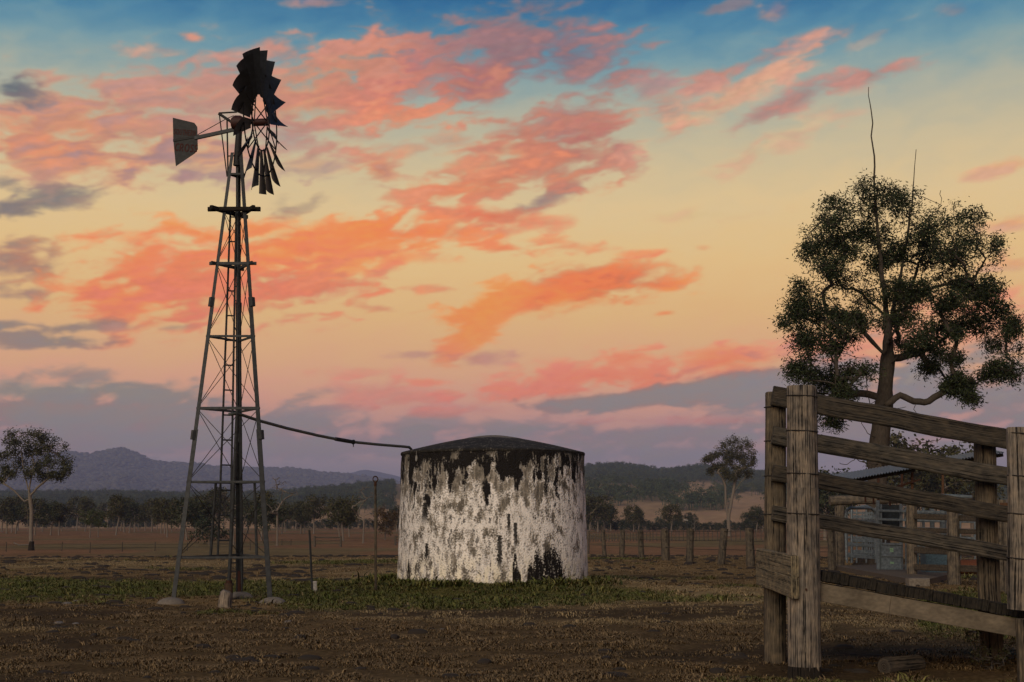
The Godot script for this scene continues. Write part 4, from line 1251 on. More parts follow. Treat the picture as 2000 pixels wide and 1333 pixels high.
	hd.tube([box + n * 0.08, hub + n * 0.05], [0.035, 0.035], 8)
	put(hd, "shaft", M.head_iron, gb)
	# wheel
	var wheel := Node3D.new()
	wheel.name = "wheel"
	o.add_child(wheel)
	wheel.position = hub
	hd = MB.new()
	hd.tube([n * -0.16, n * -0.14, n * 0.13, n * 0.15], [0.05, 0.075, 0.075, 0.05], 12)
	put(hd, "hub", M.red_paint, wheel)
	var u := Vector3.UP
	var tt := n.cross(u)
	for rr in [0.56, 1.07]:
		hd = MB.new()
		hd.ring(Vector3.ZERO, n, rr, 0.014, 40, 6)
		put(hd, "rim", M.head_iron, wheel)
	for k in 6:
		var a := TAU * (k + 0.25) / 6.0
		var e := u * cos(a) + tt * sin(a)
		for s in [-1, 1]:
			hd = MB.new()
			hd.tube([n * 0.13 * s + e * 0.06, e * 1.08], [0.013, 0.012], 5)
			put(hd, "spoke", M.head_iron, wheel)
	var pitch := deg_to_rad(27.0)
	for k in 18:
		var a := TAU * (k + 0.5) / 18.0
		var e := u * cos(a) + tt * sin(a)
		var ta := -u * sin(a) + tt * cos(a)
		var ch := ta * cos(pitch) - n * sin(pitch)
		var nn := ch.cross(e).normalized()
		hd = MB.new()
		hd.tint = Color.WHITE
		for side in 2:
			var f := hd.v.size()
			for i in 6:
				var t := i / 5.0
				var r0 := lerpf(0.55, 1.42, t)
				var half := lerpf(0.085, 0.215, t)
				for j in 6:
					var q := j / 5.0 * 2.0 - 1.0
					var sag := 0.05 * (1.0 - q * q) * lerpf(0.5, 1.0, t) + 0.035 * t * q
					var p := e * (r0 - 0.03 * t * q) + ch * q * half + nn * (sag + 0.002 * (side * 2 - 1))
					hd.vert(p, (nn * (side * 2 - 1) + ch * q * 0.35 * (side * 2 - 1)).normalized())
			for i in 5:
				for j in 5:
					var v0 := f + i * 6 + j
					hd.tri(v0, v0 + 1, v0 + 7); hd.tri(v0, v0 + 7, v0 + 6)
		var bl := put(hd, "blade", M.blade_steel, wheel)
		hd = MB.new()
		hd.beam(e * 1.07 - ch * 0.14 + nn * 0.025, e * 1.07 + ch * 0.14 + nn * 0.025, 0.03, 0.012, nn, 0.002)
		put(hd, "bracket", M.head_iron, bl)
	# tail: pixel rays cut by the upright plane through the axle
	var pl := Plane(tt, box + cen)
	var hit := func(px: float, py: float) -> Vector3: return pl.intersects_ray(Vector3(0, CAM, 0), ray(px, py)) - cen
	var vp := [[337, 230], [379, 240], [385, 248], [386, 292], [380, 300], [343, 325], [338, 274]]
	hd = MB.new()
	for side in 2:
		var f := hd.v.size()
		var sn: float = side * 2 - 1.0
		for q in vp:
			hd.vert(hit.call(q[0], q[1]) + tt * sn * 0.003, tt * sn)
		for k in range(1, vp.size() - 1):
			hd.tri(f, f + k, f + k + 1)
	for k in vp.size():
		var a: Vector3 = hit.call(vp[k][0], vp[k][1]); var b: Vector3 = hit.call(vp[(k + 1) % vp.size()][0], vp[(k + 1) % vp.size()][1])
		hd.quad(a - tt * 0.003, b - tt * 0.003, b + tt * 0.003, a + tt * 0.003)
	var vane := put(hd, "tail_vane", M.vane_steel, o)
	hd = MB.new()
	hd.beam(hit.call(338, 275), hit.call(388, 266), 0.03, 0.05, Vector3.UP, 0.004)
	put(hd, "vane_rib", M.head_iron, vane)
	for w in [["SOUTHERN", 361.0, 259.0, 0.0105], ["CROSS", 363.0, 289.0, 0.0165]]:
		var tm := TextMesh.new()
		tm.text = w[0]
		var fo := SystemFont.new()
		fo.font_names = PackedStringArray(["Droid Sans"])
		fo.font_weight = 800
		tm.font = fo
		tm.font_size = 12
		tm.pixel_size = w[3]
		tm.depth = 0.002
		var tx := put_mesh(tm, "lettering", M.letter_red, vane)
		tx.basis = Basis(n.rotated(tt, -0.12), Vector3.UP.rotated(tt, -0.12), tt) if tt.z > 0 else Basis(n, Vector3.UP, n.cross(Vector3.UP))
		tx.scale = Vector3(0.72 if w[0].length() > 6 else 0.8, 1.25 if w[0].length() > 6 else 1.1, 1)
		tx.position = hit.call(w[1], w[2]) + tt * 0.006
	hd = MB.new()
	hd.beam(hit.call(380, 270), hit.call(458, 253), 0.05, 0.075, Vector3.UP, 0.006)
	put(hd, "tail_boom", M.tower_steel, o)
	hd = MB.new()
	hd.tube([hit.call(386, 263), hit.call(440, 233), hit.call(456, 226)], [0.008, 0.008, 0.008], 5)
	put(hd, "tail_stay", M.head_iron, o)
	# furling frame hung beside the mast
	for q in [[[427, 221], [462, 219], 0.018], [[427, 222], [448, 236], 0.03], [[428, 224], [443, 345], 0.012], [[443, 234], [445, 345], 0.016], [[446, 305], [472, 304], 0.014], [[443, 342], [472, 343], 0.016], [[471, 300], [471, 345], 0.014], [[448, 236], [458, 246], 0.025]]:
		hd = MB.new()
		hd.tube([hit.call(q[0][0], q[0][1]), hit.call(q[1][0], q[1][1])], [q[2], q[2]], 6)
		put(hd, "furl_bar", M.head_iron, o)
	# timber stub in front of the pump
	var sp := ground(438, 1188)
	var st := thing("stump_post", "short whitewashed charred timber stub in front of the pump", "post", sp)
	hd = MB.new()
	hd.tube([Vector3(0, -0.1, 0), Vector3(0, 0.0, 0), Vector3(0.01, 0.16, 0), Vector3(0.02, 0.27, 0), Vector3(0.03, 0.30, 0)], [0.135, 0.128, 0.118, 0.11, 0.07], 18, true, 0.035, 3.3, na)
	put(hd, "stub", M.wood_stub, st)
	# delivery pipe to the tank
	var D1 := -tank_at.z - 0.1
	var path := []
	for q in [[446, 810, 0.0], [463, 808, 0.0], [505, 822, 0.12], [560, 837, 0.28], [620, 851, 0.46], [655, 858, 0.57], [690, 864, 0.67], [740, 869, 0.82], [790, 873, 0.96], [799, 874, 0.985], [803, 878, 1.0], [804, 886, 1.0]]:
		path.append(at(q[0], q[1], lerpf(dc, D1, q[2])))
	var pipe := thing("delivery_pipe", "sagging grey water pipe from the windmill to the tank top", "pipe", path[0])
	hd = MB.new()
	var rel := path.map(func(p): return p - path[0])
	hd.tube(rel, rel.map(func(_p): return 0.032), 10)
	put(hd, "pipe", M.pipe_grey, pipe)
	hd = MB.new()
	hd.tube([rel[5], rel[5].lerp(rel[6], 0.5), rel[6]], [0.043, 0.045, 0.042], 10)
	put(hd, "hose_joint", M.hose_black, pipe)
	hd = MB.new()
	hd.ring(rel[6], (rel[6] - rel[5]).normalized(), 0.045, 0.012, 14, 6)
	hd.tube([rel[6], rel[6] - Vector3(0, 0.11, 0)], [0.012, 0.01], 5)
	put(hd, "clamp", M.hose_black, pipe)

func bar_leg(a: Vector3, b: Vector3, w: float, out: Vector3) -> MB:
	# angle iron, corner outwards
	var m := MB.new()
	var ax := (b - a).normalized()
	var side := ax.cross(out).normalized()
	var i1 := (-out + side).normalized()
	var i2 := (-out - side).normalized()
	var t := 0.012
	for q in [[i1, i2], [i2, i1]]:
		var mid: Vector3 = q[0] * w * 0.5
		m.beam(a + mid, b + mid, w, t, q[1], 0.002)
	return m

# ---------------------------------------------------------------- tank
func tank_texture() -> Array:
	var w := 2048
	var h := 448
	var patch := bytes_of(201, 0.013, w, 330, w, h, 6)
	var patch2 := bytes_of(202, 0.030, w, 200, w, h, 5)
	var fine := bytes_of(203, 0.12, w, h, w, h, 3)
	var streak := bytes_of(204, 0.03, w, 48, w, h, 4)
	var streak2 := bytes_of(205, 0.08, w, 96, w, h, 3)
	var ck := fbm(206, 0.011, 5)
	ck.fractal_type = FastNoiseLite.FRACTAL_RIDGED
	var ci := ck.get_seamless_image(w, h)
	ci.convert(Image.FORMAT_L8)
	var cr := ci.get_data()
	# stains running up from the foot: fraction across the face, top as height fraction, half width in texels
	var runs := []
	for q in [[237, 870, 9], [400, 985, 14], [440, 1000, 16], [683, 1030, 9], [780, 1000, 12], [882, 805, 9], [895, 905, 12], [970, 880, 12], [1020, 790, 20], [1085, 735, 24], [1120, 770, 26], [1145, 800, 16], [1205, 985, 9], [1302, 915, 8], [1330, 985, 7], [160, 1055, 8], [300, 1050, 9]]:
		var fx := clampf((q[0] - 742.0) / 600.0, -0.985, 0.985)
		var a := asin(fx)
		runs.append([int((a / TAU + 0.5) * w), 1.0 - (q[1] - 205.0) / 890.0, float(q[2])])
	var down := [[845, 635, 720, 7], [885, 690, 800, 8], [1075, 280, 500, 9], [330, 560, 660, 18], [790, 770, 950, 10], [350, 820, 920, 9], [1250, 230, 340, 10], [1282, 230, 380, 9], [1040, 240, 330, 0]]
	var drips := []
	for q in down:
		if q[3] == 0: continue
		var a := asin(clampf((q[0] - 742.0) / 600.0, -0.985, 0.985))
		drips.append([int((a / TAU + 0.5) * w), 1.0 - (q[1] - 205.0) / 890.0, 1.0 - (q[2] - 205.0) / 890.0, float(q[3])])
	var up := PackedFloat32Array(); up.resize(w)
	var uw := PackedFloat32Array(); uw.resize(w)
	var data := PackedByteArray(); data.resize(w * h * 3)
	var hh := PackedByteArray(); hh.resize(w * h)
	for x in w:
		var topv := 0.0
		for q in runs:
			var dx: float = absf(x - q[0])
			if dx < q[2]: topv = maxf(topv, q[1] * (1.0 - 0.35 * pow(dx / q[2], 2.0)))
		up[x] = topv
	var face := 0.0
	for y in h:
		var v := 1.0 - (y + 0.5) / h    # 1 at the rim
		for x in w:
			var i := y * w + x
			var p := patch[i] / 255.0
			var p2 := patch2[i] / 255.0
			var f := fine[i] / 255.0
			var s := streak[i] / 255.0
			var s2 := streak2[i] / 255.0
			# lime wash over grey-brown render
			var band := smoothstep(0.50, 0.80, v)
			var lime := smoothstep(0.41, 0.59, p * 0.36 + p2 * 0.42 + f * 0.22 + 0.065 - 0.09 * band + 0.05 * smoothstep(0.55, 0.68, x / float(w)))
			var und := 0.16 + 0.34 * smoothstep(0.3, 0.7, s2 * 0.5 + p * 0.5)
			var ton := 0.84 + 0.5 * (f - 0.5) + 0.55 * (p2 - 0.4)
			var r := lerpf(und, 0.84, lime) * ton
			var g := lerpf(und * 0.9, 0.805, lime) * ton
			var b := lerpf(und * 0.74, 0.75, lime) * ton
			# yellow salts low down
			var salt := smoothstep(0.42, 0.62, p2) * smoothstep(0.35, 0.02, v) * 0.6
			b *= 1.0 - 0.32 * salt; g *= 1.0 - 0.06 * salt
			# mould creeping down from the rim and black speckle
			var reach := 0.13 + 0.42 * (s - 0.42) + 0.22 * (s2 - 0.5) + 0.75 * (p - 0.5)
			reach *= 1.0 - 0.35 * smoothstep(0.60, 0.70, x / float(w))
			var bl := smoothstep(-0.07, 0.06, v - 1.0 + reach + (f - 0.5) * 0.20 + (p2 - 0.5) * 0.34)
			bl = maxf(bl, smoothstep(0.965, 0.99, v + (f - 0.5) * 0.03))
			bl = maxf(bl, smoothstep(0.60, 0.70, p2 * 0.55 + f * 0.25 + s * 0.2) * smoothstep(0.05, 0.35, v) * smoothstep(0.70, 0.45, x / float(w)) * 0.85)
			bl = maxf(bl, smoothstep(0.60, 0.70, p * 0.25 + f * 0.40 + s2 * 0.35) * 0.8)
			# stains
			if up[x] > 0.0:
				bl = maxf(bl, smoothstep(0.0, 0.05, up[x] * (0.86 + 0.5 * (f - 0.5) + 0.4 * (p2 - 0.5)) - v) * smoothstep(0.25, 0.42, f * 0.5 + s2 * 0.5))
			for q in drips:
				var dx: float = absf(x - q[0]) / q[3]
				if dx < 1.3 and v < q[1] + 0.02 and v > q[2] - 0.06:
					bl = maxf(bl, smoothstep(1.0, 0.5, dx + (f - 0.5) * 1.1) * smoothstep(q[2] - 0.06, q[2] + 0.05, v) * 0.95)
			# cracks
			var c := smoothstep(0.84, 0.92, cr[i] / 255.0 + (f - 0.5) * 0.10)
			bl = maxf(bl, c * 0.7)
			# scabby foot
			bl = maxf(bl, smoothstep(0.56, 0.66, p2 * 0.6 + f * 0.4) * smoothstep(0.30, 0.02, v) * smoothstep(0.44, 0.6, x / float(w)) * 0.9)
			r = lerpf(r, 0.012, bl); g = lerpf(g, 0.011, bl); b = lerpf(b, 0.010, bl)
			data[i * 3] = int(255.0 * pow(clampf(r, 0, 1), 0.4545))
			data[i * 3 + 1] = int(255.0 * pow(clampf(g, 0, 1), 0.4545))
			data[i * 3 + 2] = int(255.0 * pow(clampf(b, 0, 1), 0.4545))
			hh[i] = int(255.0 * clampf(0.35 * f + 0.45 * lime + 0.2 * p2 - 0.5 * c, 0, 1))
	return [ImageTexture.create_from_image(Image.create_from_data(w, h, false, Image.FORMAT_RGB8, data)), ImageTexture.create_from_image(Image.create_from_data(w, h, false, Image.FORMAT_L8, hh))]

func water_tank() -> void:
	var o := thing("water_tank", "round whitewashed concrete water tank streaked with black mould", "water tank", tank_at)
	var D := -tank_at.z
	var rt := 178.0 * D / F
	var rb := 184.0 * D / F
	var ht := at(785, 887, D).y - tank_at.y
	var tx := tank_texture()
	var m := mat("tank_wall", Color.WHITE, 0.95, 0.0, tx[0])
	m.heightmap_enabled = true
	m.heightmap_texture = tx[1]
	m.heightmap_scale = 3.0
	m.metallic_specular = 0.2
	# the wall, seam of the texture at the back
	var sides := 220
	var rowsn := 60
	var mb := MB.new()
	for j in rowsn + 1:
		var t := j / float(rowsn)
		for s in sides + 1:
			var a := TAU * s / sides + PI
			var e := Vector3(sin(a), 0, cos(a))
			var y := lerpf(-0.25, ht, t)
			var rr := lerpf(rb, rt, minf(1.0, maxf(0.0, y / ht) * 1.15)) + 0.022 * na.get_noise_3d(e.x * 40.0, y * 18.0, e.z * 40.0) + 0.012 * na.get_noise_3d(e.x * 130.0, y * 70.0, e.z * 130.0)
			if y < 0.10: rr += 0.02
			mb.vert(e * rr + Vector3(0, y, 0), e, Vector2(s / float(sides), 1.0 - clampf(y / ht, 0, 1)))
	for j in rowsn:
		for s in sides:
			var i := j * (sides + 1) + s
			mb.tri(i, i + 1, i + sides + 2); mb.tri(i, i + sides + 2, i + sides + 1)
	put(mb, "wall", m, o)
	# domed lid with a thin lip
	var rise := at(952, 851, D).y - (tank_at.y + ht)
	var prof := [Vector2(rt - 0.02, ht - 0.05), Vector2(rt + 0.012, ht - 0.045), Vector2(rt + 0.02, ht - 0.01), Vector2(rt + 0.005, ht + 0.02)]
	for k in 15:
		var t := (k + 1) / 15.0
		var q := 1.0 - t
		prof.append(Vector2(rt * q, ht + 0.02 + (rise - 0.02) * (1.0 - pow(q, 1.38))))
	var lm := mat("tank_lid", lin(0.022, 0.021, 0.020), 0.95)
	var spx := bytes_of(220, 0.05, 512, 512, 512, 512, 4)
	var dat := PackedByteArray(); dat.resize(512 * 512 * 3)
	var spy := bytes_of(221, 0.012, 512, 512, 512, 512, 4)
	for i in 512 * 512:
		var pale := smoothstep(0.62, 0.74, spx[i] / 255.0 * 0.7 + spy[i] / 255.0 * 0.3)
		var base := 0.10 + 0.10 * spy[i] / 255.0
		var val := lerpf(base, 0.52, pale)
		dat[i * 3] = int(255 * val); dat[i * 3 + 1] = int(255 * val * 0.95); dat[i * 3 + 2] = int(255 * val * 0.86)
	lm.albedo_color = Color.WHITE
	lm.albedo_texture = ImageTexture.create_from_image(Image.create_from_data(512, 512, false, Image.FORMAT_RGB8, dat))
	lm.uv1_triplanar = true
	lm.uv1_scale = Vector3.ONE * 0.55
	mb = MB.new()
	mb.lathe(prof, Vector3.ZERO, 96, na, 0.03, 0.5)
	var lid := put(mb, "lid", lm, o)
	mb = MB.new()
	var capp := []
	for k in 6:
		var t := k / 5.0
		var cq := 0.75 * (1.0 - t)
		capp.append(Vector2(cq + 0.001, ht + 0.028 + (rise - 0.02) * (1.0 - pow(cq / rt, 1.38)) - 0.014 * pow(1.0 - t, 6.0)))
	mb.lathe(capp, Vector3.ZERO, 40, na, 0.12, 1.2)
	var cp := put(mb, "crown_patch", M.concrete, lid)
	cp.set_meta("label", "pale bare concrete at the top of the lid")
	# level marker hanging under the rim
	var fx := (272.0 - 742.0) / 600.0
	var e := Vector3(fx, 0, sqrt(1.0 - fx * fx))
	mb = MB.new()
	var pos := e * (rt + 0.03) + Vector3(0, ht - 0.17, 0)
	var sx := e.cross(Vector3.UP).normalized()
	var f0 := 0
	for side in 2:
		f0 = mb.v.size()
		var sn: float = side * 2 - 1.0
		mb.vert(pos + e * 0.008 * sn, e * sn)
		for k in 15:
			var a := TAU * k / 14.0
			mb.vert(pos + sx * cos(a) * 0.035 + Vector3(0, sin(a) * 0.07, 0) + e * 0.006 * sn, e * sn)
		for k in 14: mb.tri(f0, f0 + 1 + k, f0 + 2 + k)
	mb.tube([pos + Vector3(0, 0.07, 0), pos + Vector3(0, 0.17, 0)], [0.004, 0.004], 4)
	put(mb, "level_marker", M.white_plastic, o)

func poles() -> void:
	# tall pole with an eye
	var p := ground(734, 1153)
	var d := -p.z
	var o := thing("ring_pole", "tall weathered pole with a ring on top beside the tank", "pole", p)
	var mb := MB.new()
	var tp := at(733, 948, d) - p
	mb.tube([Vector3(0, -0.2, 0), tp * 0.5, tp], [0.030, 0.028, 0.026], 10)
	put(mb, "shaft", M.wood_yard, o)
	mb = MB.new()
	mb.tube([tp - Vector3(0, 0.02, 0), tp + Vector3(0, 0.075, 0)], [0.032, 0.030], 10)
	put(mb, "socket", M.rust, o)
	mb = MB.new()
	mb.ring(at(733, 936.5, d) - p, Vector3(0.55, 0, 0.83), 0.06, 0.013, 22, 6)
	put(mb, "ring", M.rust, o)
	# steel picket
	p = ground(611, 1155)
	d = -p.z
	o = thing("steel_picket", "thin grey steel picket standing in green grass beyond the windmill", "picket", p)
	mb = MB.new()
	var tq := at(604, 1036, d) - p
	mb.beam(Vector3(0, -0.2, 0), tq, 0.045, 0.012, Vector3(0.3, 0, 1), 0.002)
	put(mb, "web", M.tower_steel, o)
	mb = MB.new()
	mb.beam(Vector3(0.0, -0.2, 0.016), tq + Vector3(0, 0, 0.016), 0.012, 0.03, Vector3(0.3, 0, 1), 0.002)
	put(mb, "flange", M.tower_steel, o)
	# white marker beside it
	p = ground(616, 1156)
	o = thing("marker_post", "short white plastic marker stub beside the steel picket", "marker", p)
	mb = MB.new()
	mb.beam(Vector3(0, -0.05, 0), Vector3(-0.015, 0.17, 0), 0.082, 0.05, Vector3(0, 0, 1), 0.008)
	put(mb, "stub", M.white_plastic, o)
	mb = MB.new()
	mb.beam(Vector3(-0.0155, 0.173, 0), Vector3(-0.017, 0.222, 0), 0.088, 0.056, Vector3(0, 0, 1), 0.01)
	put(mb, "cap", M.white_plastic, o)

# ---------------------------------------------------------------- loading ramp
func wire_loop(parent: Node, c: Vector3, r: float, tilt: float) -> void:
	var mb := MB.new()
	mb.ring(c, Vector3(sin(tilt), cos(tilt), 0.02).normalized(), r, 0.0055, 26, 5)
	put(mb, "wire_tie", M.wire, parent)

func post(parent: Node, pts: Array, radii: Array, m: Material, seed: float, called := "post", groove := 0.02) -> MeshInstance3D:
	var mb := MB.new()
	var path := []; var rr := []
	for k in pts.size() - 1:
		for s in 10:
			var t := s / 10.0
			path.append(pts[k].lerp(pts[k + 1], t)); rr.append(lerpf(radii[k], radii[k + 1], t))
	path.append(pts[-1]); rr.append(radii[-1])
	var dir: Vector3 = (pts[-1] - pts[-2]).normalized()
	path.append(pts[-1] + dir * 0.012); rr.append(radii[-1] * 0.93)
	mb.tube(path, rr, 48, true, groove, seed, na)
	return put(mb, called, m, parent)

func loading_ramp() -> void:
	var b := ground(1572, 1326)
	var dB := -b.z
	var o := thing("loading_ramp", "weathered timber cattle loading ramp with sloping rails and plank deck", "ramp", b)
	var rel := func(px: float, py: float, d: float) -> Vector3: return at(px, py, d) - b
	var dA := 14.6
	# posts
	var big := post(o, [Vector3(0.0, -0.3, 0), rel.call(1569, 1060, dB), rel.call(1565, 757, dB)], [0.158, 0.155, 0.146], M.wood_post, 0.7, "post", 0.022)
	for q in [775.0, 843.0, 926.0, 1004.0]:
		wire_loop(big, rel.call(1566.0 + (q - 757.0) * 0.012, q, dB), 0.156, 0.05)
	var mb := MB.new()
	mb.tube([rel.call(1575, 1152, dB - 0.145), rel.call(1575, 1152, dB - 0.175)], [0.012, 0.012], 8)
	put(mb, "bolt", M.rust, big)
	mb = MB.new()
	mb.tube([Vector3(0, -0.05, 0), Vector3(0, 0.05, 0), Vector3(0, 0.12, 0)], [0.172, 0.168, 0.160], 40, false, 0.02, 0.7, na)
	put(mb, "rotted_foot", M.wood_dark, big)
	var pa := post(o, [rel.call(1513, 1288, dA) - Vector3(0, 0.3, 0), rel.call(1514, 1050, dA), rel.call(1515, 769, dA)], [0.117, 0.115, 0.110], M.wood_yard, 1.9, "post", 0.018)
	for q in [795.0, 861.0, 929.0, 1004.0]:
		wire_loop(pa, rel.call(1514, q, dA), 0.118, -0.06)
	post(o, [rel.call(1940, 1290, dA + 0.1) - Vector3(0, 0.3, 0), rel.call(1932, 1150, dA + 0.1), rel.call(1924, 868, dA + 0.1)], [0.118, 0.114, 0.108], M.wood_yard, 3.1, "post", 0.018)
	var pr := post(o, [rel.call(1996, 1192, 12.95), rel.call(1997, 1090, 12.95), rel.call(1994, 1000, 12.95), rel.call(1989, 838, 12.95)], [0.125, 0.135, 0.115, 0.105], M.wood_post, 4.4, "post", 0.02)
	for q in [[848.0, 0.108], [931.0, 0.112], [1005.0, 0.118], [1092.0, 0.135]]:
		wire_loop(pr, rel.call(1991.0 + (q[0] - 838.0) * 0.018, q[0], 12.95), q[1] + 0.004, 0.1)
	post(o, [rel.call(2004, 1312, 12.9) - Vector3(0, 0.3, 0), rel.call(2002, 1212, 12.9)], [0.085, 0.08], M.wood_yard, 5.2, "post", 0.014)
	# rails on the camera side of the rear posts
	var dr := dA - 0.16
	var left := [[773.0, 38.0], [850.0, 35.0], [924.0, 31.0], [1002.0, 29.0]]
	var right := [860.0, 933.0, 1006.0, 1082.0]
	for k in 4:
		mb = MB.new()
		var h: float = left[k][1] * dr / F
		mb.beam(rel.call(1509, left[k][0], dr), rel.call(2080, right[k] + 105.0 * (right[k] - left[k][0]) / 466.0, dr), 0.085, h, Vector3.UP, 0.014, 14, 0.006, rng)
		put(mb, "rail", M.wood_rail if k % 2 else M.wood_rail_dark, o)
	# deck
	var d0 := dB + 0.02
	var slope0 := rel.call(1603, 1115, d0) as Vector3
	var slope1 := rel.call(2000, 1189, d0) as Vector3
	var dir := (slope1 - slope0).normalized()
	var up := dir.cross(Vector3(0, 0, -1)).normalized()
	if up.y < 0: up = -up
	var per := 54.8 / 397.0 * (slope1 - slope0).length()
	var start := slope0 - dir * 0.27
	for k in 11:
		var q := start + dir * per * k
		mb = MB.new()
		var dn := up * rng.randf_range(-0.006, 0.006)
		mb.beam(q + dir * 0.1 + dn - up * 0.05 + Vector3(0, 0, rng.randf_range(-0.01, 0.02)), q + dir * 0.1 + dn - up * 0.05 - Vector3(0, 0, 1.8), 0.195 + rng.randf_range(-0.01, 0.004), 0.098, up, 0.012, 4, 0.003, rng)
		put(mb, "deck_plank", M.wood_deck, o)
		mb = MB.new()
		mb.beam(q + dir * 0.236 - up * 0.040 + Vector3(0, 0, rng.randf_range(0.0, 0.025)), q + dir * 0.236 - up * 0.040 - Vector3(0, 0, 1.8), 0.074, 0.112, up, 0.008, 4, 0.003, rng)
		put(mb, "deck_cleat", M.wood_deck, o)
		# moss lying on the plank
	var bm := rel.call(1603, 1158, d0 + 0.03) as Vector3
	var bn := rel.call(1989, 1227, d0 + 0.03) as Vector3
	var join := bm.lerp(bn, (1738.0 - 1603.0) / 386.0)
	for q in [[bm - dir * 0.12, join - dir * 0.002], [join + dir * 0.002, bn]]:
		mb = MB.new()
		mb.beam(q[0], q[1], 0.05, 0.178, up, 0.004, 5, 0.001, rng)
		put(mb, "side_board", M.board_pale, o)
	mb = MB.new()
	mb.beam(bm - Vector3(0, 0, 1.68), bn - Vector3(0, 0, 1.68), 0.06, 0.18, up, 0.006)
	put(mb, "rear_board", M.wood_deck, o)
	# buffer boards across the truck end
	for q in [[[1553, 1107], [1484, 1090]], [[1553, 1149], [1484, 1124]]]:
		mb = MB.new()
		var near := rel.call(q[0][0], q[0][1], dB - 0.18) as Vector3
		var far := rel.call(q[1][0], q[1][1], 14.75) as Vector3
		mb.beam(near, far, 0.078, 0.205, Vector3.UP, 0.01, 6, 0.003, rng)
		put(mb, "buffer_board", M.wood_bumper, o)
	# log on the ground under the ramp
	var lg := ground(1758, 1314)
	var lo := thing("cut_log", "short cut grey log lying under the loading ramp", "log", lg)
	var dl := -lg.z
	mb = MB.new()
	var e0 := at(1727, 1304, dl - 0.05) - lg; var e1 := at(1797, 1297, dl + 0.22) - lg
	mb.tube([e0, e0.lerp(e1, 0.02), e0.lerp(e1, 0.3), e0.lerp(e1, 0.6), e0.lerp(e1, 0.97), e1], [0.085, 0.093, 0.092, 0.09, 0.086, 0.08], 26, true, 0.012, 2.2, na)
	put(mb, "log", M.wood_log, lo)
	# weed under the ramp
	var wb := ground(1938, 1308)
	var we := thing("weed_bush", "scraggly dark weed growing under the loading ramp", "weed", wb)
	var cl := []
	var r := RandomNumberGenerator.new(); r.seed = 12
	for k in 16:
		cl.append([at(r.randf_range(1888, 1990), r.randf_range(1232, 1298), -wb.z + r.randf_range(-0.35, 0.25)) - wb, Vector3(0.10, 0.08, 0.1)])
	grow(we, {"seed": 3, "trunk": [Vector3(0, -0.05, 0), Vector3(0, 0.06, 0), Vector3(0.01, 0.1, 0)], "radius": 0.016, "fork": 0.2, "clumps": cl, "twigs": 6, "leaves": 5, "leaf_len": 0.032, "leaf_wide": 0.018, "puff": 0.012, "bark": "bark_dead", "leaf_a": Color(0.03, 0.035, 0.014), "leaf_b": Color(0.07, 0.05, 0.02), "thin": 0.0025, "taper": 0.4})

# ---------------------------------------------------------------- stock yard behind the ramp
func bar(parent: Node, called: String, a: Vector3, b: Vector3, w: float, m: Material, h := 0.0) -> MeshInstance3D:
	var mb := MB.new()
	mb.beam(a, b, w, h if h > 0.0 else w, Vector3.UP if absf((b - a).normalized().y) < 0.9 else Vector3(0, 0, 1), minf(w, h if h > 0.0 else w) * 0.2)
	return put(mb, called, m, parent)

func rod(parent: Node, called: String, path: Array, r: float, m: Material) -> MeshInstance3D:
	var mb := MB.new()
	mb.tube(path, path.map(func(_p): return r), 8)
	return put(mb, called, m, parent)

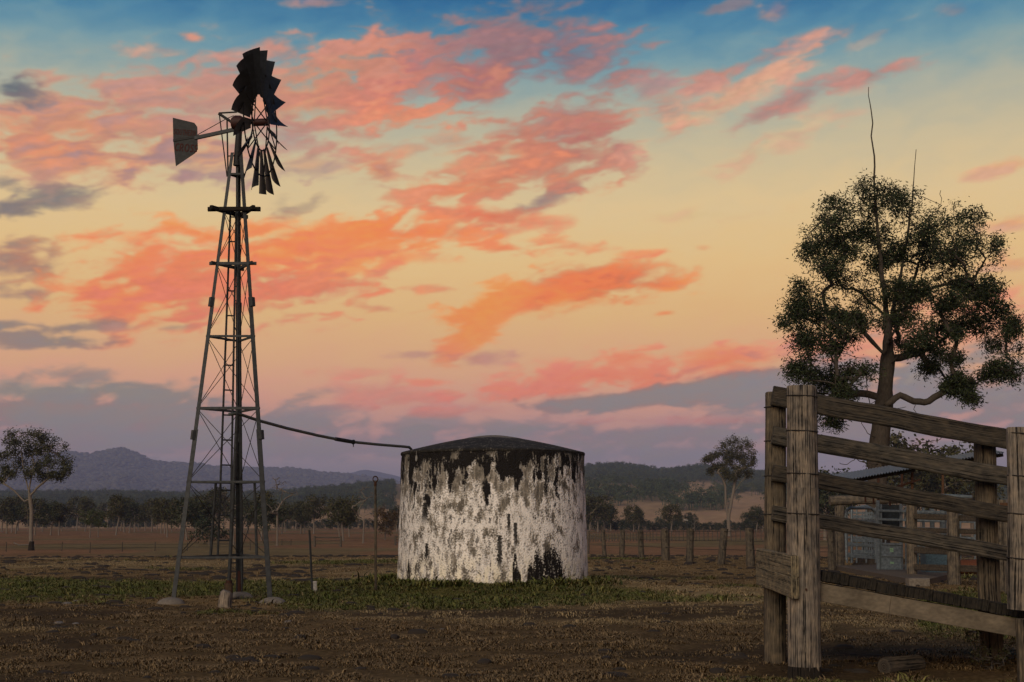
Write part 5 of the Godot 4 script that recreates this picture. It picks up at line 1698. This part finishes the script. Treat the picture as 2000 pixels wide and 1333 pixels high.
func stock_yard() -> void:
	# timber yard fence running past the crush: corner post, two line posts, rails
	var P := [ground(1640, 1112), ground(1781, 1131), ground(1864, 1143), ground(1958, 1160), ground(1974, 1162)]
	var tops := [984.0, 985.0, 1000.0, 978.0, 985.0]
	var rads := [0.155, 0.145, 0.15, 0.10, 0.12]
	var xs := [1640.0, 1781.0, 1861.0, 1955.0, 1970.0]
	var fence := thing("yard_fence", "heavy timber post and rail stockyard fence behind the ramp", "fence", P[1])
	for k in 5:
		var d: float = -P[k].z
		post(fence, [P[k] - P[1] - Vector3(0, 0.3, 0), at(xs[k], tops[k], d) - P[1]], [rads[k], rads[k] * 0.92], M.wood_far, 6.0 + k * 1.3, "post", 0.02)
	var q0: Vector3 = P[1]; var q1: Vector3 = P[2]
	for y in [[1010.0, 0.15], [1036.0, 0.12], [1076.0, 0.17], [1109.0, 0.16]]:
		var a: Vector3 = at(1781, y[0] - 1.0, -q0.z + 0.15) - q0
		var b: Vector3 = at(1870, y[0] + 2.0, -q1.z + 0.15) - q0
		bar(fence, "rail", a, b + (b - a) * 0.62, 0.07, M.wood_yard, y[1])
	var mb := MB.new()
	mb.tube([at(1621, 979, 41.0) - P[1], at(1690, 976, 41.0) - P[1], at(1752, 976, 41.0) - P[1]], [0.15, 0.14, 0.13], 20, true, 0.02, 1.0, na)
	put(mb, "top_log", M.wood_far, fence)
	for y in [1052.0, 1072.0, 1090.0]:
		var w := MB.new()
		w.tube([at(1560, y - 3.0, 46.0) - P[1], at(1640, y, -P[0].z) - P[1]], [0.009, 0.009], 4)
		put(w, "barbed_wire", M.wire, fence)
	# slab
	var s := thing("concrete_slab", "low worn concrete slab under the cattle crush", "slab", ground(1715, 1122))
	mb = MB.new()
	var sl := s.position
	var c := [at(1632, 1110, 42.5), at(1768, 1106, 45.0), at(1868, 1124, 37.0), at(1800, 1146, 31.5)]
	for k in 4: c[k] = Vector3(c[k].x, hgt(c[k].x, c[k].z), c[k].z) - sl
	var upv := Vector3(0, 0.13, 0)
	mb.quad(c[0] + upv, c[1] + upv, c[2] + upv, c[3] + upv)
	for k in 4: mb.quad(c[k] - upv, c[(k + 1) % 4] - upv, c[(k + 1) % 4] + upv, c[k] + upv)
	put(mb, "slab", M.slab, s)
	var bp := ground(1793, 1146)
	var bo := thing("concrete_block", "small pale concrete block at the edge of the slab", "block", bp)
	mb = MB.new()
	mb.beam(Vector3(-0.24, 0.09, 0), Vector3(0.24, 0.09, 0), 0.3, 0.2, Vector3.UP, 0.015)
	put(mb, "block", M.concrete, bo)
	# rail gate of bent tube, standing open
	var d := 41.5
	var gp := ground(1682, 1112)
	var g := thing("yard_gate", "blue grey steel rail gate with rounded top corners", "gate", gp)
	var A := func(px: float, py: float, dd: float) -> Vector3: return at(px, py, dd) - gp
	rod(g, "frame", [A.call(1654, 1095, d), A.call(1652, 1010, d), A.call(1654, 998, d), A.call(1660, 993, d), A.call(1700, 993, d + 0.4), A.call(1708, 998, d + 0.5), A.call(1711, 1008, d + 0.5), A.call(1712, 1095, d + 0.5)], 0.045, M.yard_steel)
	for y in [1018.0, 1043.0, 1065.0, 1088.0]:
		bar(g, "rail", A.call(1652, y - 2, d), A.call(1712, y + 2, d + 0.5), 0.04, M.yard_steel, 0.10)
	var g2 := thing("yard_gate", "blue grey steel gate of upright bars behind the rail gate", "gate", ground(1700, 1108))
	var B := func(px: float, py: float, dd: float) -> Vector3: return at(px, py, dd) - g2.position
	d = 43.5
	rod(g2, "frame", [B.call(1664, 1100, d), B.call(1664, 992, d), B.call(1692, 989, d), B.call(1712, 996, d), B.call(1712, 1100, d)], 0.045, M.yard_steel)
	for k in 6:
		rod(g2, "upright", [B.call(1685.0 + k * 4.6, 1000, d), B.call(1685.0 + k * 4.6, 1092, d)], 0.025, M.yard_steel)
	for y in [1010.0, 1056.0, 1078.0]:
		bar(g2, "rail", B.call(1664, y, d), B.call(1712, y + 1, d), 0.04, M.yard_steel, 0.11)
	# cattle crush
	var cp := ground(1745, 1122)
	var cr := thing("cattle_crush", "blue grey steel cattle crush with a sheeted side door", "cattle crush", cp)
	var K := func(px: float, py: float, dd: float) -> Vector3: return at(px, py, dd) - cp
	d = -cp.z
	for q in [[1716.0, 978.0, 1118.0, 0.10], [1722.0, 985.0, 1117.0, 0.06], [1761.0, 985.0, 1122.0, 0.09], [1771.0, 990.0, 1122.0, 0.06], [1805.0, 990.0, 1100.0, 0.07], [1822.0, 985.0, 1100.0, 0.12], [1842.0, 985.0, 1100.0, 0.14]]:
		bar(cr, "upright", K.call(q[0], q[2], d), K.call(q[0] - 1.0, q[1], d), q[3], M.yard_steel)
	for q in [[998.0, 0.07], [1015.0, 0.07], [1030.0, 0.05]]:
		bar(cr, "rail", K.call(1716, q[0], d - 0.06), K.call(1845, q[0] + 3.0, d - 0.3), 0.045, M.yard_steel, q[1])
	bar(cr, "top_rail", K.call(1800, 966, d + 0.1), K.call(1900, 971, d - 0.8), 0.10, M.yard_steel, 0.09)
	mb = MB.new()
	mb.beam(K.call(1742, 1116, d - 0.08), K.call(1742, 1064, d - 0.08), 0.56, 0.03, Vector3(0, 0, 1), 0.004)
	var door := put(mb, "door_sheet", M.yard_sheet, cr)
	for y in [1063.0, 1086.0, 1116.0]:
		bar(door, "door_rail", K.call(1722, y, d - 0.11), K.call(1763, y + 1, d - 0.11), 0.05, M.yard_steel, 0.06)
	for q in [[1742.0, 1075.0, 0.10, 0.12], [1743.0, 1100.0, 0.11, 0.06]]:
		mb = MB.new()
		mb.beam(K.call(q[0], q[1], d - 0.098) - Vector3(0, q[3] * 0.5, 0), K.call(q[0], q[1], d - 0.098) + Vector3(0, q[3] * 0.5, 0), q[2], 0.004, Vector3(0, 0, 1), 0.0005)
		put(mb, "sticker", M.sticker, door)
	mb = MB.new()
	mb.beam(K.call(1740, 1050, d + 0.35), K.call(1740, 986, d + 0.35), 0.5, 0.03, Vector3(0, 0, 1), 0.004)
	put(mb, "rubber_sheet", M.yard_steel_dark, cr)
	mb = MB.new()
	mb.beam(K.call(1783, 1116, d + 0.2), K.call(1783, 1060, d + 0.2), 0.36, 0.03, Vector3(0, 0, 1), 0.004)
	put(mb, "side_sheet", M.blue_bin, cr)
	bar(cr, "base_rail", K.call(1700, 1116, d - 0.4), K.call(1790, 1126, d - 1.4), 0.07, M.yard_steel, 0.05)
	for q in [[1690.0, 968.0], [1706.0, 972.0], [1738.0, 975.0]]:
		bar(cr, "rusty_latch", K.call(q[0], q[1] - 8.0, d - 0.5), K.call(q[0] + 1.0, q[1] + 14.0, d - 0.5), 0.05, M.rust)
	# more steel panels of the race behind
	for e in [[1790.0, 1905.0, 39.5, "grey steel rail panel of the race behind the timber rails"], [1655.0, 1730.0, 46.0, "grey steel rail panel at the back of the yard by the tree"]]:
		var pp := ground((e[0] + e[1]) * 0.5, 1020.0 + 3900.0 / e[2])
		var yp := thing("steel_rail_fence", e[3], "fence", pp)
		var Y := func(px: float, py: float) -> Vector3: return at(px, py, e[2]) - pp
		for k in 6:
			bar(yp, "rail", Y.call(e[0], 1002.0 + k * 16.0), Y.call(e[1], 1004.0 + k * 16.0), 0.04, M.yard_steel, 0.07)
		for k in 5:
			rod(yp, "upright", [Y.call(lerpf(e[0], e[1], k / 4.0), 1100.0), Y.call(lerpf(e[0], e[1], k / 4.0), 992.0)], 0.03, M.yard_steel)
	# bin and drum
	var wb := ground(1828, 1127)
	var bi := thing("feed_bin", "dull blue steel bin behind the yard rails", "bin", wb)
	mb = MB.new()
	mb.beam(Vector3(0, 0, 0), Vector3(0, 0.68, 0), 0.66, 0.55, Vector3(0, 0, 1), 0.03)
	put(mb, "bin_body", M.blue_bin, bi)
	mb = MB.new()
	mb.beam(Vector3(0, 0.66, 0), Vector3(0, 0.70, 0), 0.70, 0.59, Vector3(0, 0, 1), 0.01)
	put(mb, "bin_rim", M.yard_steel, bi)
	var dp := ground(1896, 1122)
	var dm := thing("orange_drum", "rusty orange drum lying on its side behind the yard rails", "drum", dp)
	mb = MB.new()
	var rad := 0.21
	mb.tube([Vector3(-0.45, rad, 0), Vector3(-0.44, rad, 0), Vector3(-0.15, rad, 0), Vector3(-0.14, rad, 0), Vector3(-0.12, rad, 0), Vector3(0.15, rad, 0), Vector3(0.16, rad, 0), Vector3(0.18, rad, 0), Vector3(0.44, rad, 0), Vector3(0.45, rad, 0)], [rad - 0.01, rad, rad, rad + 0.012, rad, rad, rad + 0.012, rad, rad, rad - 0.01], 22)
	put(mb, "drum_body", M.orange_drum, dm)
	# roof over the yard race
	var rp := ground(1782, 1128)
	var ro := thing("yard_roof", "low corrugated iron skillion roof on rusty posts", "roof", rp)
	var T := func(px: float, py: float, dd: float) -> Vector3: return at(px, py, dd) - rp
	for q in [[[1625, 929, 37.0], [1668, 936, 35.0], [1792, 914, 35.5], [1757, 908, 37.5], 22], [[1848, 893, 36.0], [1868, 899, 34.0], [1962, 884, 34.2], [1938, 879, 36.0], 16]]:
		var a := T.call(q[0][0], q[0][1], q[0][2]) as Vector3
		var b := T.call(q[1][0], q[1][1], q[1][2]) as Vector3
		var cc := T.call(q[2][0], q[2][1], q[2][2]) as Vector3
		var dd := T.call(q[3][0], q[3][1], q[3][2]) as Vector3
		mb = MB.new()
		var cnt: int = q[4] * 4
		for side in 2:
			var f := mb.v.size()
			for k in cnt + 1:
				var t := k / float(cnt)
				var wv := Vector3(0, 0.022 * sin(t * TAU * q[4]) + side * 0.006, 0)
				var sl2 := Vector3(-0.5 * cos(t * TAU * q[4]), 1, 0).normalized() * (1.0 if side else -1.0)
				mb.vert(a.lerp(dd, t) + wv, sl2); mb.vert(b.lerp(cc, t) + wv, sl2)
			for k in cnt:
				mb.tri(f + k * 2, f + k * 2 + 1, f + k * 2 + 3); mb.tri(f + k * 2, f + k * 2 + 3, f + k * 2 + 2)
		put(mb, "iron_sheet", M.roof_iron, ro)
		for t in [0.12, 0.88]:
			bar(ro, "purlin", a.lerp(b, t) - Vector3(0, 0.075, 0), dd.lerp(cc, t) - Vector3(0, 0.075, 0), 0.06, M.wood_dark, 0.09)
	var dc := -cp.z
	for q in [[1716.0, 925.0, 980.0, dc, 0], [1762.0, 918.0, 988.0, dc, 0], [1782.0, 918.0, 988.0, -P[1].z, 1], [1842.0, 905.0, 988.0, dc, 1], [1930.0, 890.0, 1100.0, 35.0, 0]]:
		bar(ro, "roof_post", T.call(q[0], q[2], q[3]), T.call(q[0], q[1], q[3]), 0.065, M.rust_bright if q[4] else M.rust)
	bar(ro, "brace", T.call(1748, 953, 36.0), T.call(1798, 937, 36.0), 0.05, M.rust)
	# rusty hinge bracket on the right-hand posts
	var hb := thing("gate_hinge", "rusty steel hinge bracket on the right hand yard post", "hinge", at(1963, 985, 28.0))
	bar(hb, "strap", Vector3(-0.15, -0.02, 0.14), Vector3(0.1, -0.02, 0.14), 0.03, M.rust_bright, 0.09)
	bar(hb, "pin", Vector3(0.05, -0.2, 0.17), Vector3(0.05, 0.2, 0.17), 0.06, M.rust)

# ---------------------------------------------------------------- paddock fences
func fences() -> void:
	# near row: stout split posts right of the tank
	var row := [[1149, 1083, 1037, 0.10], [1181, 1087, 1036, 0.11], [1214, 1089, 1035.5, 0.12], [1253, 1091, 1035.5, 0.12], [1301, 1096, 1034, 0.17], [1347, 1102, 1033, 0.13], [1408, 1104, 1033, 0.15], [1467, 1107, 1032, 0.15], [1625, 1114, 1031, 0.12]]
	var p0 := ground(1301, 1093)
	var o := thing("post_fence", "row of stout bored timber posts strung with wire beyond the tank", "fence", p0)
	var feet := []
	for k in row.size():
		var q: Array = row[k]
		var p := ground(q[0], q[1])
		var h := at(q[0], q[2], -p.z).y - p.y
		var lean := Vector3(rng.randf_range(-0.08, 0.08), 0, rng.randf_range(-0.05, 0.05))
		if k == 6: lean.x = 0.16
		var mb := MB.new()
		var pts := []; var rr := []
		for s in 7:
			pts.append(p - p0 + lean * (s / 6.0) + Vector3(0, lerpf(-0.2, h, s / 6.0), 0)); rr.append(q[3] * rng.randf_range(0.92, 1.05))
		mb.tube(pts, rr, 12, true, 0.03, k * 1.7, na)
		var po := put(mb, "post", M.wood_fence, o)
		feet.append([p - p0, lean, h])
		for f in [0.42, 0.66, 0.92]:
			mb = MB.new()
			var hp: Vector3 = p - p0 + lean * f + Vector3(0, h * f, q[3] * 0.9)
			mb.tube([hp, hp + Vector3(0, 0, 0.02)], [0.022, 0.022], 7)
			put(mb, "wire_hole", M.wood_dark, po)
	for f in [0.42, 0.66, 0.92]:
		for k in row.size() - 1:
			var mb := MB.new()
			mb.tube([feet[k][0] + feet[k][1] * f + Vector3(0, feet[k][2] * f, 0), feet[k + 1][0] + feet[k + 1][1] * f + Vector3(0, feet[k + 1][2] * f, 0)], [0.009, 0.009], 4, false)
			put(mb, "wire", M.wire, o)
	# far row across the paddock
	var pf := ground(1300, 1057)
	var ff := thing("far_fence", "long far wire fence of thin dark posts before the hedge", "fence", pf)
	var last := Vector3.ZERO
	var list := []
	var x := 1153.0
	while x < 1510.0:
		var t := (x - 1153.0) / 350.0
		list.append([x + rng.randf_range(-1, 1), lerpf(1058.5, 1055.5, t), lerpf(1046.0, 1033.5, pow(t, 0.6)) + rng.randf_range(-1.0, 1.0), 0.07 + 0.05 * rng.randf()])
		x += lerpf(5.0, 10.5, t)
	for k in list.size():
		var q: Array = list[k]
		var p := ground(q[0], q[1])
		var h := at(q[0], q[2], -p.z).y - p.y
		var mb := MB.new()
		mb.tube([p - pf - Vector3(0, 0.3, 0), p - pf + Vector3(rng.randf_range(-0.06, 0.06), h, 0)], [q[3], q[3] * 0.85], 6)
		put(mb, "post", M.wood_fence, ff)
		if k > 0:
			for f in [0.35, 0.7]:
				var w := MB.new()
				w.tube([last + Vector3(0, h * f, 0), p - pf + Vector3(0, h * f, 0)], [0.02, 0.02], 4, false)
				put(w, "wire", M.wire, ff)
		last = p - pf
	# thin wire fence on the left
	var pl := ground(120, 1077)
	var fl := thing("wire_fence", "thin wire fence of small posts beside the pale gum", "fence", pl)
	list = [[-40, 1074, 1058], [11, 1078, 1059], [120, 1077, 1059], [175, 1081, 1060], [238, 1078, 1059], [302, 1077, 1059], [365, 1077, 1060], [488, 1076, 1056], [550, 1066, 1053], [568, 1066, 1054]]
	for k in list.size():
		var q: Array = list[k]
		var p := ground(q[0], q[1])
		var h := at(q[0], q[2], -p.z).y - p.y
		var mb := MB.new()
		mb.tube([p - pl - Vector3(0, 0.3, 0), p - pl + Vector3(0, h, 0)], [0.055, 0.05], 6)
		put(mb, "post", M.wood_fence, fl)
		if k > 0:
			for f in [0.4, 0.75]:
				var w := MB.new()
				w.tube([last + Vector3(0, h * f, 0), p - pl + Vector3(0, h * f, 0)], [0.009, 0.009], 4, false)
				put(w, "wire", M.wire, fl)
		last = p - pl
	# railed strainer panels
	for e in [[614, 665, 1069, 1049, "railed timber strainer panel in the fence beyond the steel picket"], [772, 800, 1066, 1048, "timber strainer panel half hidden behind the tank"]]:
		var a := ground(e[0], e[2]); var b := ground(e[1], e[2])
		var st := thing("strainer_panel", e[4], "fence", a)
		var h := at(e[0], e[3], -a.z).y - a.y
		for p in [a, b]:
			var mb := MB.new()
			mb.tube([p - a - Vector3(0, 0.3, 0), p - a + Vector3(0, h * 1.06, 0)], [0.16, 0.14], 8, true, 0.02, 1.0, na)
			put(mb, "post", M.wood_fence, st)
		for f in [[0.94, 0.075], [0.62, 0.035], [0.3, 0.035]]:
			var mb := MB.new()
			mb.tube([Vector3(0, h * f[0], 0), b - a + Vector3(0, h * f[0], 0)], [f[1], f[1]], 6)
			put(mb, "rail", M.wood_fence, st)
	# lone white-armed pole by the hedge
	var lp := ground(1343, 1040)
	var lo := thing("white_armed_pole", "thin pole with a short white arm before the hedge", "pole", lp)
	rod(lo, "pole", [Vector3(0, -0.2, 0), Vector3(0, 3.6, 0)], 0.09, M.tower_steel)
	bar(lo, "arm", Vector3(0.2, 3.6, 0), Vector3(-1.3, 3.9, 0), 0.25, M.white_plastic, 0.3)
	# fallen branch by the gum
	var br := ground(40, 1067)
	var bo := thing("fallen_branch", "dry fallen branch lying by the pale gum", "branch", br)
	rod(bo, "branch", [at(26, 1061, -br.z) - br, at(36, 1066, -br.z) - br + Vector3(0, 0.05, 0), at(58, 1066, -br.z) - br + Vector3(0, 0.1, 0), at(68, 1067, -br.z) - br + Vector3(0, 0.05, 0)], 0.09, M.gum_bark)
	# pale stones
	var k := 0
	for q in [[130, 1180, 0.09], [148, 1175, 0.06], [148, 1219, 0.06], [115, 1218, 0.08], [246, 1214, 0.05], [562, 1216, 0.08], [865, 1230, 0.05]]:
		var p := ground(q[0], q[1])
		var so := thing("stone", "flat pale stone lying in the brown grass before the windmill", "stone", p, rng.randf() * TAU, "pale stones in the foreground grass")
		var mb := MB.new()
		var prof := []
		for s in 6:
			var a := s / 5.0 * PI * 0.5
			prof.append(Vector2(q[2] * cos(a), q[2] * 0.5 * sin(a) - 0.01))
		mb.lathe(prof, Vector3.ZERO, 11, na, 0.16, 0.7 + k * 0.13)
		put(mb, "stone", M.stone, so)
		k += 1

func _ready() -> void:
	t0 = Time.get_ticks_msec()
	rng.seed = 4
	na.seed = 3; na.frequency = 0.05; na.fractal_octaves = 4
	nb.seed = 9; nb.frequency = 0.02; nb.fractal_octaves = 4
	# camera
	var cam := Camera3D.new()
	cam.name = "camera"
	cam.position = Vector3(0, CAM, 0)
	cam.rotation.x = PITCH
	cam.fov = rad_to_deg(2.0 * atan(666.5 / F))
	cam.near = 0.1
	cam.far = 30000.0
	add_child(cam)
	cam.current = true
	# sky, exposure, haze
	var env := Environment.new()
	env.background_mode = Environment.BG_SKY
	var sky := Sky.new()
	var sm := PanoramaSkyMaterial.new()
	sm.panorama = ImageTexture.create_from_image(sky_image())
	sky.sky_material = sm
	env.sky = sky
	env.background_energy_multiplier = 0.667
	env.tonemap_mode = Environment.TONE_MAPPER_LINEAR
	env.tonemap_exposure = 1.5
	env.sdfgi_enabled = true
	env.ssao_enabled = true
	env.ssil_enabled = true
	env.fog_enabled = true
	env.fog_density = 0.00011
	env.fog_light_color = Color(0.72, 0.76, 0.93)
	var we := WorldEnvironment.new()
	we.name = "world"
	we.environment = env
	add_child(we)
	# last soft light of the western sky behind the camera
	var sun := DirectionalLight3D.new()
	sun.name = "sun"
	sun.light_energy = 0.5
	sun.light_angular_distance = 40.0
	sun.light_color = Color(1.0, 0.92, 0.82)
	sun.rotation_degrees = Vector3(-27, -24, 0)
	sun.shadow_enabled = true
	add_child(sun)
	print("sky ", Time.get_ticks_msec() - t0)
	make_materials()
	M["wood_stub"] = M.wood_post.duplicate()
	M.wood_stub.albedo_color = lin(0.42, 0.39, 0.36)
	var bp := mat("board_pale", lin(0.22, 0.18, 0.125), 0.85, 0.0, speckle(81, 0.008, 0.55, 1.0))
	bp.uv1_triplanar = true
	bp.uv1_scale = Vector3(0.5, 0.9, 0.5)
	tank_at = Vector3((963.0 - 1000.0) / F * 31.7, 0, -31.7)
	tank_at.y = 0.02
	build_ground()
	print("ground ", Time.get_ticks_msec() - t0)
	build_hills()
	print("hills ", Time.get_ticks_msec() - t0)
	water_tank()
	print("tank ", Time.get_ticks_msec() - t0)
	windmill()
	poles()
	loading_ramp()
	stock_yard()
	fences()
	print("things ", Time.get_ticks_msec() - t0)
	build_trees()
	print("trees ", Time.get_ticks_msec() - t0)
	build_grass()
	print("done ", Time.get_ticks_msec() - t0)
